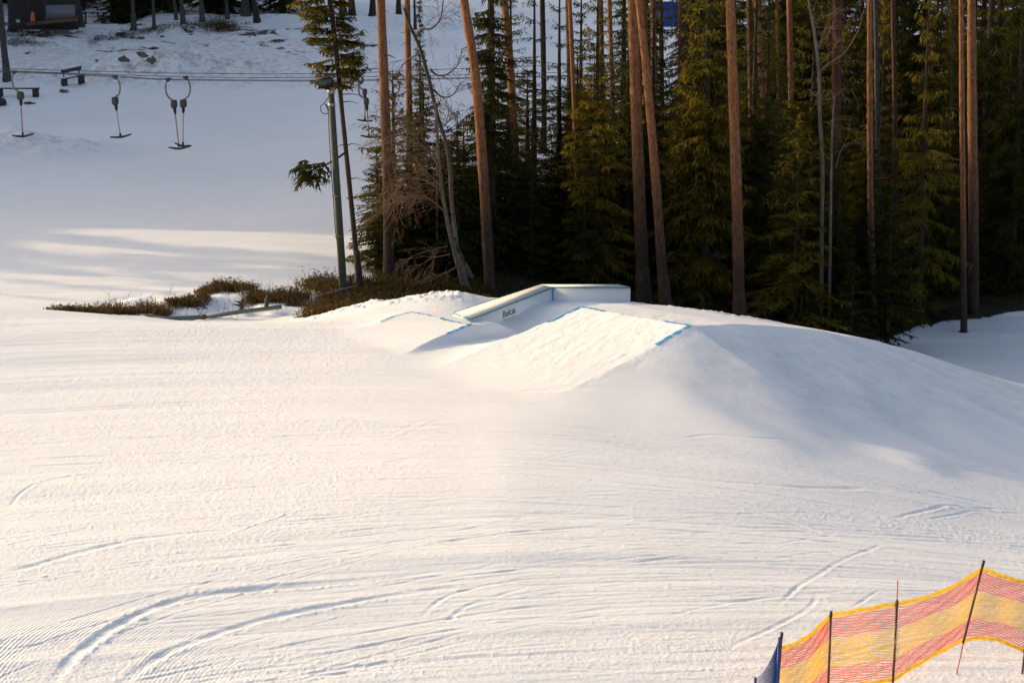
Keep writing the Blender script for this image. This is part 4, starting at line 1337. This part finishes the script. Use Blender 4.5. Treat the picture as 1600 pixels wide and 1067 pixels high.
birch([(740, 452), (718, 400), (707, 330), (703, 265), (697, 225), (683, 180), (669, 120), (656, 75), (640, 40), (631, 12)], [9, 7.5, 7, 6.5, 6.3, 6, 5.8, 5.5, 5, 4], 53.8,
      'crooked birch bending left as it rises, with thick curved limbs', 201,
      [([(652, 56, 0), (660, 46, 0), (674, 45, -.2), (688, 30, -.3), (692, 5, -.3), (695, -20, -.3)], 4, 9),
       ([(660, 82, 0), (640, 92, .2), (627, 105, .3), (618, 125, .3)], 3, 6),
       ([(672, 108, 0), (684, 118, 0), (700, 116, 0), (716, 100, .1), (722, 75, .1)], 3, 9),
       ([(676, 140, 0), (692, 152, 0), (708, 148, 0), (720, 130, 0)], 3, 8),
       ([(668, 95, 0), (650, 100, 0), (640, 118, 0)], 2.5, 4),
       ([(690, 200, 0), (700, 190, 0), (712, 170, .1)], 2, 4)], None, 'crook_bark', 'crook')
birch([(726, 452), (712, 400), (700, 350), (691, 300), (686, 250), (682, 190), (680, 160)], [9, 8, 7, 6, 5, 4, 3], 52.4,
      'thin pale birch with a tangle of brown hanging twigs to its left', 202,
      [([(690, 292, 0), (668, 270, -.2), (645, 246, -.3), (620, 225, -.4), (600, 215, -.4)], 3, 26),
       ([(692, 300, 0), (670, 285, .2), (645, 278, .3), (622, 285, .3), (605, 300, .3)], 3, 26),
       ([(694, 330, 0), (672, 312, -.3), (650, 305, -.4), (630, 312, -.5)], 3, 26),
       ([(688, 262, 0), (672, 240, -.1), (655, 222, -.2), (640, 205, -.2)], 3, 26),
       ([(700, 385, 0), (670, 392, -.3), (645, 400, -.4)], 2, 5),
       ([(703, 398, 0), (675, 402, 0), (650, 398, 0)], 2, 4),
       ([(712, 418, 0), (690, 430, -.3), (668, 440, -.5), (640, 446, -.6)], 2.5, 7)])
birch([(1284, 330), (1285, 255), (1281, 180), (1280, 120), (1274, 60), (1265, 10), (1260, -20)], [7, 6.5, 6, 5.5, 5, 4, 3], 55,
      'left and thicker of the two thin pale birches in the dark forest', 203,
      [([(1283, 110, 0), (1297, 98, 0), (1320, 82, 0), (1340, 50, 0), (1350, 15, 0)], 2.2, 2),
       ([(1264, 140, 0), (1274, 150, -.1), (1292, 156, -.2), (1313, 146, -.2)], 2, 1),
       ([(1280, 75, 0), (1284, 60, 0), (1291, 40, 0), (1298, 30, 0)], 2, 4)], 12, n_twig=9)
birch([(1297, 385), (1298, 320), (1299, 250), (1301, 190), (1304, 150)], [5, 4.5, 4, 3.2, 2], 54.6,
      'right and thinner of the two thin pale birches, its bark lit', 204,
      [([(1306, 262, 0), (1314, 235, 0), (1326, 222, 0)], 1.6, 3)], None)
birch([(683, 262), (683, 215), (681, 180)], [3.5, 3, 2.5], 54.5, 'bare thin sapling stem in front of the spruces by the crooked birch', 205, [], None, 'twig', name='sapling_tree', n_twig=3, cat='sapling')

# spruces that can be told apart
SP = [
    ('young', 592, 54.2, .72, 'small dark spruce at the left edge of the forest, beside the leftmost pine'),
    ('small', 618, 55.5, 1.38, 'young spruce with a bare pointed tip between the two leftmost pines'),
    ('young', 664, 56.5, 1.12, 'young thin spruce behind the crooked birch'),
    ('young', 716, 54.5, .95, 'bushy young spruce between the crooked birch and the leaning red pine'),
    ('narrow', 768, 55.5, .8, 'tall narrow spruce, dense like a column, left of the bright edged orange pine'),
    ('open', 834, 59.5, .6, 'open spruce with see through boughs against the far snow'),
    ('open', 872, 60, .62, 'dark open spruce left of the very thin dark pine'),
    ('lit', 930, 55.8, .66, 'sunlit yellow green spruce left of the crossing pines'),
    ('tall', 830, 55.5, .5, 'low dense spruce in shade behind the slide box'),
    ('tall', 912, 55, .42, 'low dark spruce behind the elbow of the slide box'),
    ('lit', 1098, 56, .85, 'large dense spruce with sunlit boughs left of the big orange pine'),
    ('tall2', 1190, 57, .58, 'dense dark spruce right behind the big orange pine'),
    ('small', 1240, 54.5, 1.45, 'young bright green spruce with a thin spire in front of the dark forest'),
    ('young', 1385, 55.2, 1.0, 'young dark spruce in front of the forest, left of the two close pines'),
    ('ragged', 1432, 60, .7, 'tall spruce with drooping lit boughs left of the two close pines'),
    ('tall', 1575, 64, .72, 'tall dark spruce at the right edge behind the two close pines'),
    ('sapling', 1330, 54.2, 1.0, 'spruce sapling low down behind the crest of the jump'),
    ('narrow', 660, 62.5, .42, 'small slim spruce seen deep behind the brown twigs'),
    ('tall', 1015, 60, .62, 'shaded spruce filling the gap behind the crossing pair'),
    ('lit', 1260, 61, .75, 'big spruce behind the two thin pale birches'),
]
for k, u, Y, s_, lab in SP:
    spruce(k, u, Y, s_, lab, sz=.27 if lab.startswith('low d') else None)
LANES = [((u - 800) / FPX * Y * 1.015, Y) for u, Y in [(930, 55.8), (1098, 56), (1260, 61), (1148, 53), (1000, 54), (1018, 53.3), (1360, 57), (1504, 58.5), (1520, 61), (1190, 59), (1432, 60), (800, 57)]]
hs = math.hypot(S.x, S.y)
def in_lane(x, y):
    for a, b in LANES:
        dx, dy = x - a, y - b
        along = (dx * S.x + dy * S.y) / hs; off = abs(dx * S.y - dy * S.x) / hs
        if .4 < along < 14 and off < 1.5: return True
    return False

for u, Y, k_, s_, lab in [(798, 63.5, 'tall', .56, 'dark spruce top showing between the bright edged orange pine and the open spruce'), (905, 64, 'tall', .6, 'dark spruce behind the very thin dark pine'), (968, 62.5, 'tall2', .52, 'dark spruce closing the gap left of the crossing pines')]:
    spruce(k_, u, Y, s_, lab)
# the deep forest: alike dark trees behind
rr = random.Random(5)
placed = []
cnt = 0
for _ in range(6000):
    if cnt >= 95: break
    Y = 56 + 42 * rr.random() ** 1.25; u = rr.uniform(700, 1800)
    if u < 960 and (Y > 66 or rr.random() < .5): continue
    if u > 1440 and Y < 63: continue
    if 1030 < u < 1060 and Y > 62: continue
    x = (u - 800) / FPX * Y * 1.015
    if any((x - a) ** 2 + (Y - b) ** 2 < 1.5 ** 2 for a, b in placed): continue
    placed.append((x, Y)); cnt += 1
    kind = rr.choice(['tall', 'ragged', 'tall2', 'shaggy', 'narrow', 'lit'] if u > 1050 else ['open', 'tall', 'young', 'narrow'])
    s_ = (rr.uniform(.55, .72) if Y < 66 else rr.uniform(.7, .95)) if u > 960 else rr.uniform(.38, .56)
    if kind == 'young': s_ *= 1.4
    spruce(kind, u, Y, s_, 'dark spruce deep in the forest, one of many behind the front trunks', 'dark spruces deep in the forest', rr.uniform(0, 6.28), s_ * (.5 if in_lane(x, Y) else 1))
for k in range(24):
    u = rr.uniform(690, 1010); Y = rr.uniform(55.5, 64)
    spruce(rr.choice(['tall', 'lit', 'tall2']), u, Y, rr.uniform(.6, .8), 'dark spruce deep in the forest, one of many behind the front trunks', 'dark spruces deep in the forest', rr.uniform(0, 6.28), (.22 + .2 * (u - 690) / 320) * rr.uniform(.85, 1.15))
for k in range(9):
    u = rr.uniform(585, 720); Y = rr.uniform(54.5, 59)
    spruce(rr.choice(['young', 'small']), u, Y, rr.uniform(.8, 1.0), 'dark bushy young spruce crowded among others at the left end of the forest', 'young spruces at the left end of the forest', rr.uniform(0, 6.28), rr.uniform(.55, .8))
for k in range(13):
    Y = rr.uniform(60, 84); u = rr.uniform(820, 1700)
    if u > 1440 and Y < 66: continue
    trunk_pixels([(u + rr.uniform(-2, 8), 400), (u + 3, 200), (u, 0)], [rr.uniform(6, 11)] * 3, Y, 'pine_tree', rr.choice([PB, PD]), 'thin dim pine stem deep among the forest spruces', PT, 16, 'pine stems deep in the forest', sides=8, seed=300 + k)

# ------------------------------------------------------------------ beyond the lift: trunks, cabin, benches
G2 = 'trunks on the far bank'
FARP = [   # base px, top px, width, distance, label
    ((11, 124), (1, 20), 10.5, 101, 'grey_bark', 'nearest grey trunk at the far left edge, leaning left'),
    ((20, 48), (16, 0), 11, 116, 'grey_bark', 'dim trunk at the top left corner beside the dark cabin'),
    ((126, 41), (121, 0), 9, 117, 'grey_bark', 'grey trunk in front of the ribbed panels of the cabin'),
    ((131, 22), (129, 0), 5, 122, 'spruce_bark', 'thin dark stem close right of the cabin trunk'),
    ((209, 47), (207, 0), 7, 116, 'grey_bark', 'grey trunk right of the picnic tables'),
    ((241, 46), (239, 0), 4.5, 116, 'grey_bark', 'very thin grey stem, second right of the picnic tables'),
    ((275, 31), (272, 0), 5, 121, 'grey_bark', 'short looking thin grey stem, third right of the picnic tables'),
    ((286, 38), (283, 0), 7, 119, 'grey_bark', 'grey trunk left of the brown brushwood patch'),
    ((316, 34), (314, 0), 6.5, 120, 'grey_bark', 'slim grey trunk standing in the brown brushwood patch'),
    ((355, 29), (353, 0), 5, 121, 'grey_bark', 'thin grey trunk at the right end of the brushwood patch'),
    ((384, 25), (382, 0), 12, 122, 'grey_bark', 'broad dark trunk alone at the top of the far road'),
    ((398, 14), (396, 0), 8, 127, 'spruce_bark', 'dim trunk just right of the broad one'),
    ((536, 24), (531, -20), 10, 123, 'spruce_bark', 'dark trunk on the far bank behind the leaning spruce'),
    ((550, 24.5), (548, -20), 9.5, 123, 'spruce_bark', 'dark trunk on the far bank just right of the leaning spruce'),
    ((582, 25), (583, -20), 9, 123, 'spruce_bark', 'dark trunk on the far bank left of the first forest pine'),
    ((623, 22), (622, -20), 7, 124, 'spruce_bark', 'dim brown trunk on the far bank between the two leftmost forest pines'),
    ((648, 20), (647, -20), 4, 125, 'spruce_bark', 'thin far stem above the crooked birch'),
]
for i, (b, t, w, Y, mat, lab) in enumerate(FARP):
    x = (b[0] - 800) / FPX * Y * 1.015
    # slide along the line of sight to the ground under the base pixel
    hx, hy, hz = hit(b[0], b[1], lambda X, Y_: final_z(X, Y_), 90, 150)
    Y2 = hy if 98 < hy < 140 else Y
    trunk_pixels([b, ((b[0] + t[0]) / 2, (b[1] + t[1]) / 2), t], [w, w * .93, w * .88], Y2, 'conifer_tree', M[mat], lab, 'tree', 19, G2, seed=400 + i, sides=9, stubs=3)
def far_spruce(u, Y, kind, s_, lab, grp):
    r_ = spruce(kind, u, Y, s_, lab, grp)
for i, (u, Y, s_) in enumerate([(195, 119, .9)]):
    pass
rr = random.Random(9)
for k in range(46):
    u = rr.uniform(-140, 480); Y = rr.uniform(131, 158)
    spruce(rr.choice(['tall', 'tall2', 'narrow']), u, Y, rr.uniform(.8, 1.15), 'dark spruce on the top of the far bank, in the row along the picture edge', 'spruces on the far bank', rr.uniform(0, 6.28))

ux, uy = -S.x / hs, -S.y / hs            # sunlight travels this way
for q_, t_, k_, s_ in [(40.2, 0, 'narrow', .62), (42.1, -1, 'narrow', .72), (43.9, 0, 'tall', .72), (45.8, 1, 'tall2', .66), (47.0, 3, 'tall', .7), (48.5, 0, 'narrow', .7)]:  # added trees out of view, only there to cast streaked shade
    x = -48 - t_; y = (q_ - x * S.y / hs) / (-S.x / hs)
    spruce(k_, 0, y, s_, 'unseen spruce added left of the picture to streak the lit snow with shade', 'unseen spruces added left of the picture', x=x)

def lim(name, u, v, Y, label, cat):
    p = at(u, v, Y); return tag(empty(name, p), label, cat), p
# dark cabin with deck and ribbed panels
cab, p = lim('cabin', 70, 38, 120, 'dark wooden cabin with ribbed grey panels and a brown deck, top left', 'cabin')
k = 120 / FPX
def C(u, v, dy=0): return at(u, v, 120 + dy)
mb = MB(); a, b = C(16, 36, 1.2), C(122, 28, 1.2)
mb.box((a + b) / 2 + up * 1.6, ((b - a).x / 2, 0, 0), (0, .08, 0), (0, 0, 2.2)); mb.build('wall', M['dark_wood'], cab)
mb = MB(); mb.box(C(70, -40, .8), (2.7, 0, 0), (0, 2.0, 0), (0, 0, .1)); mb.build('roof', M['dark_wood'], cab)
mb = MB()
for i in range(26):
    q = C(73 + i * 1.85, 19.5 - i * .02, .2); mb.box(q, (.030, 0, 0), (0, .018 + .012 * (i % 2), 0), (0, 0, .44))
for i in range(1):
    q = C(96, 19.3, .26); mb.box(q, (1.0, 0, 0), (0, .02, 0), (0, 0, .43))
mb.build('ribbed_panel', M['panel'], cab)
MB().bar(C(42, 38, -.3), C(121, 31.5, -.3), .3, .2).build('deck_beam', M['brown_wood'], cab)
MB().bar(C(70, 31, -.1), C(121, 27.5, -.1), .5, .08).build('deck_board', M['brown_wood'], cab)
for u_ in (30, 46, 70, 119):
    MB().bar(C(u_, 40, -.2), C(u_, -40, -.2), .12, .12, (0, 1, 0)).build('post', M['dark_wood'], cab)
q = C(51, 26, -.7)
tag(MB().tube([q - up * .32, q - up * .22, q + up * .15, q + up * .28], [.16, .15, .12, .05], 12).build('traffic_cone', M['orange'], None, True), 'small orange cone like cover standing by the dark cabin', 'cone')
q = at(28, 38, 116)
post_box = tag(empty('post_box', q), 'pale green small box on a post left of the cabin', 'box')
mb = MB(); mb.box(at(28, 33.5, 116), (.10, 0, 0), (0, .07, 0), (0, 0, .09)); mb.build('box_body', M['palegreen'], post_box)
MB().tube([at(28, 52, 116), at(28, 36, 116)], .03, 8).build('post', M['dark_wood'], post_box)

def bench(c, d, L, label, back=True, dep=.32):
    root = tag(empty('park_bench', c), label, 'bench')
    d = Vector(d).normalized(); n = Vector((-d.y, d.x, 0)).normalized()
    MB().box(c + up * .42, d * L / 2, n * dep / 2, up * .035).build('seat', M['dark_wood'], root)
    MB().box(c + up * .47, d * L / 2 * .96, n * dep / 2 * .92, up * .018).build('snow_cover', M['snow'], root)
    for s_ in (-.42, .42):
        MB().box(c + d * L * s_ + up * .19, d * .14, n * dep / 2 * .9, up * .23).build('leg', M['dark_wood'], root)
        if back: MB().bar(c + d * L * s_ * .9 + n * dep * .5 + up * .3, c + d * L * s_ * .9 + n * dep * .62 + up * .85, .06, .06).build('back_post', M['dark_wood'], root)
    if back: MB().box(c + n * (dep * .58) + up * .80, d * L / 2, n * .03, up * .10).build('backrest', M['dark_wood'], root)
    return root
hx = Vector(hit(114, 133, lambda X, Y_: final_z(X, Y_), 85, 130))
bench(hx, (1, .55, .22), 1.15, 'dark wooden bench with a backrest standing on the snow behind the cables', True, .42)
hx = Vector(hit(28, 151, lambda X, Y_: final_z(X, Y_), 80, 130))
bench(hx, (1, -.05, 0), 2.3, 'long low backless bench behind the leftmost tow bar', False)
hx = Vector(hit(2, 164, lambda X, Y_: final_z(X, Y_), 80, 130))
mb = MB(); mb.blob(hx + up * .1, (.28, .3, .28), 3); tag(mb.build('boulder', M['dark_wood'], None, True), 'dark lump cut by the left edge below the long bench', 'boulder')

def picnic(u, v, label, rz):
    c = Vector(hit(u, v, lambda X, Y_: final_z(X, Y_), 95, 140))
    root = tag(empty('picnic_table', c), label, 'picnic table', 'picnic tables by the cabin')
    d = Vector((math.cos(rz), math.sin(rz), 0)); n = Vector((-d.y, d.x, 0))
    MB().box(c + up * .74, d * .85, n * .36, up * .03).build('tabletop', M['dark_wood'], root)
    MB().box(c + up * .80, d * .8, n * .32, up * .03).build('snow_cover', M['snow'], root)
    for s_ in (-1, 1):
        MB().box(c + n * .68 * s_ + up * .43, d * .85, n * .14, up * .025).build('seat', M['dark_wood'], root)
        for e_ in (-1, 1): MB().bar(c + d * .6 * s_ + n * .6 * e_ - up * .1, c + d * .6 * s_ + n * .2 * e_ + up * .71, .07, .07).build('leg', M['dark_wood'], root)
picnic(148, 37, 'nearer snow dusted picnic table right of the cabin trunk', .3)
picnic(166, 27, 'farther snow dusted picnic table, behind the nearer one', .3)

# dirty ice lumps on the ploughed pile
LUMPS = [(193, 95, .55, .34, .32, 'round dirty ice lump at the left end of the ploughed pile'),
         (223, 90, .75, .4, .36, 'large dark dirty ice block in the middle of the ploughed pile'),
         (237, 97, .5, .35, .33, 'dark broken ice block right of the large one on the pile'),
         (240, 77, .62, .3, .16, 'flat tilted ice slab with a yellowish edge on top of the pile'),
         (222, 61, .42, .28, .16, 'small flat dark rock on the snow above the pile'),
         (253, 58, .30, .25, .11, 'tiny dark clod right of the small flat rock'),
         (151, 96, .18, .18, .12, 'tiny dark clod left of the ploughed pile'),
         (99, 143, .5, .4, .12, 'flat brown clod on the snow below the dark bench'),
         (46, 162, .5, .4, .12, 'flat dark clod right below the leftmost spring box')]
for i, (u, v, a, b, c, lab) in enumerate(LUMPS):
    p = Vector(hit(u, v, lambda X, Y_: final_z(X, Y_), 78, 130))
    mb = MB(); mb.blob(p + up * c * .2, (a * .5, b * .5, c * .5), 50 + i, 12, 8, .6)
    tag(mb.build('ice_lump', M['dirty_ice'], None, False), lab, 'ice lump', 'dirty lumps on the far snow')
# brushwood on the far bank
m = MB(); rr = random.Random(77)
for k in range(620):
    if rr.random() < .5: u, v = rr.gauss(345, 20), rr.gauss(43, 5)
    else: u = rr.uniform(140, 360); v = lerp(66, 32, (u - 140) / 200) + rr.gauss(0, 4)
    x, y, z = hit(u, v, shape_z, 95, 140)
    tuft(m, x, y, gz(x, y), rr.uniform(.08, .28), .35, 7, rr)
o = m.build('brushwood', M['heather']); tag(o, kind='stuff'); o['label'] = 'brown brushwood scattered on the far bank'
m = MB()
for k in range(220):
    u = rr.gauss(30, 26); v = rr.uniform(48, 74)
    x, y, z = hit(u, v, shape_z, 95, 140)
    tuft(m, x, y, gz(x, y), rr.uniform(.06, .2), .35, 7, rr)
o = m.build('brushwood', M['undergrowth']); tag(o, kind='stuff'); o['label'] = 'dark litter in front of the cabin'

# blue barrier glimpsed through the trees
p = at(1043, 36, 108); bb = tag(empty('blue_barrier', p), 'bright blue sheet barrier glimpsed through the trees behind the crossing pines', 'barrier')
q0, q1 = at(1024, 38, 108), at(1078, 38, 108)
mb = MB(); mb.box((q0 + q1) / 2 + up * .55, ((q1 - q0).x / 2, 0, 0), (0, .02, 0), (0, 0, .72)); mb.build('sheet', M['blue_sheet'], bb)
for t_ in (.05, .48, .95):
    q = q0.lerp(q1, t_); MB().tube([q - up * .6, q + up * 1.35], .04, 8).build('post', M['pole_blue'], bb, True)
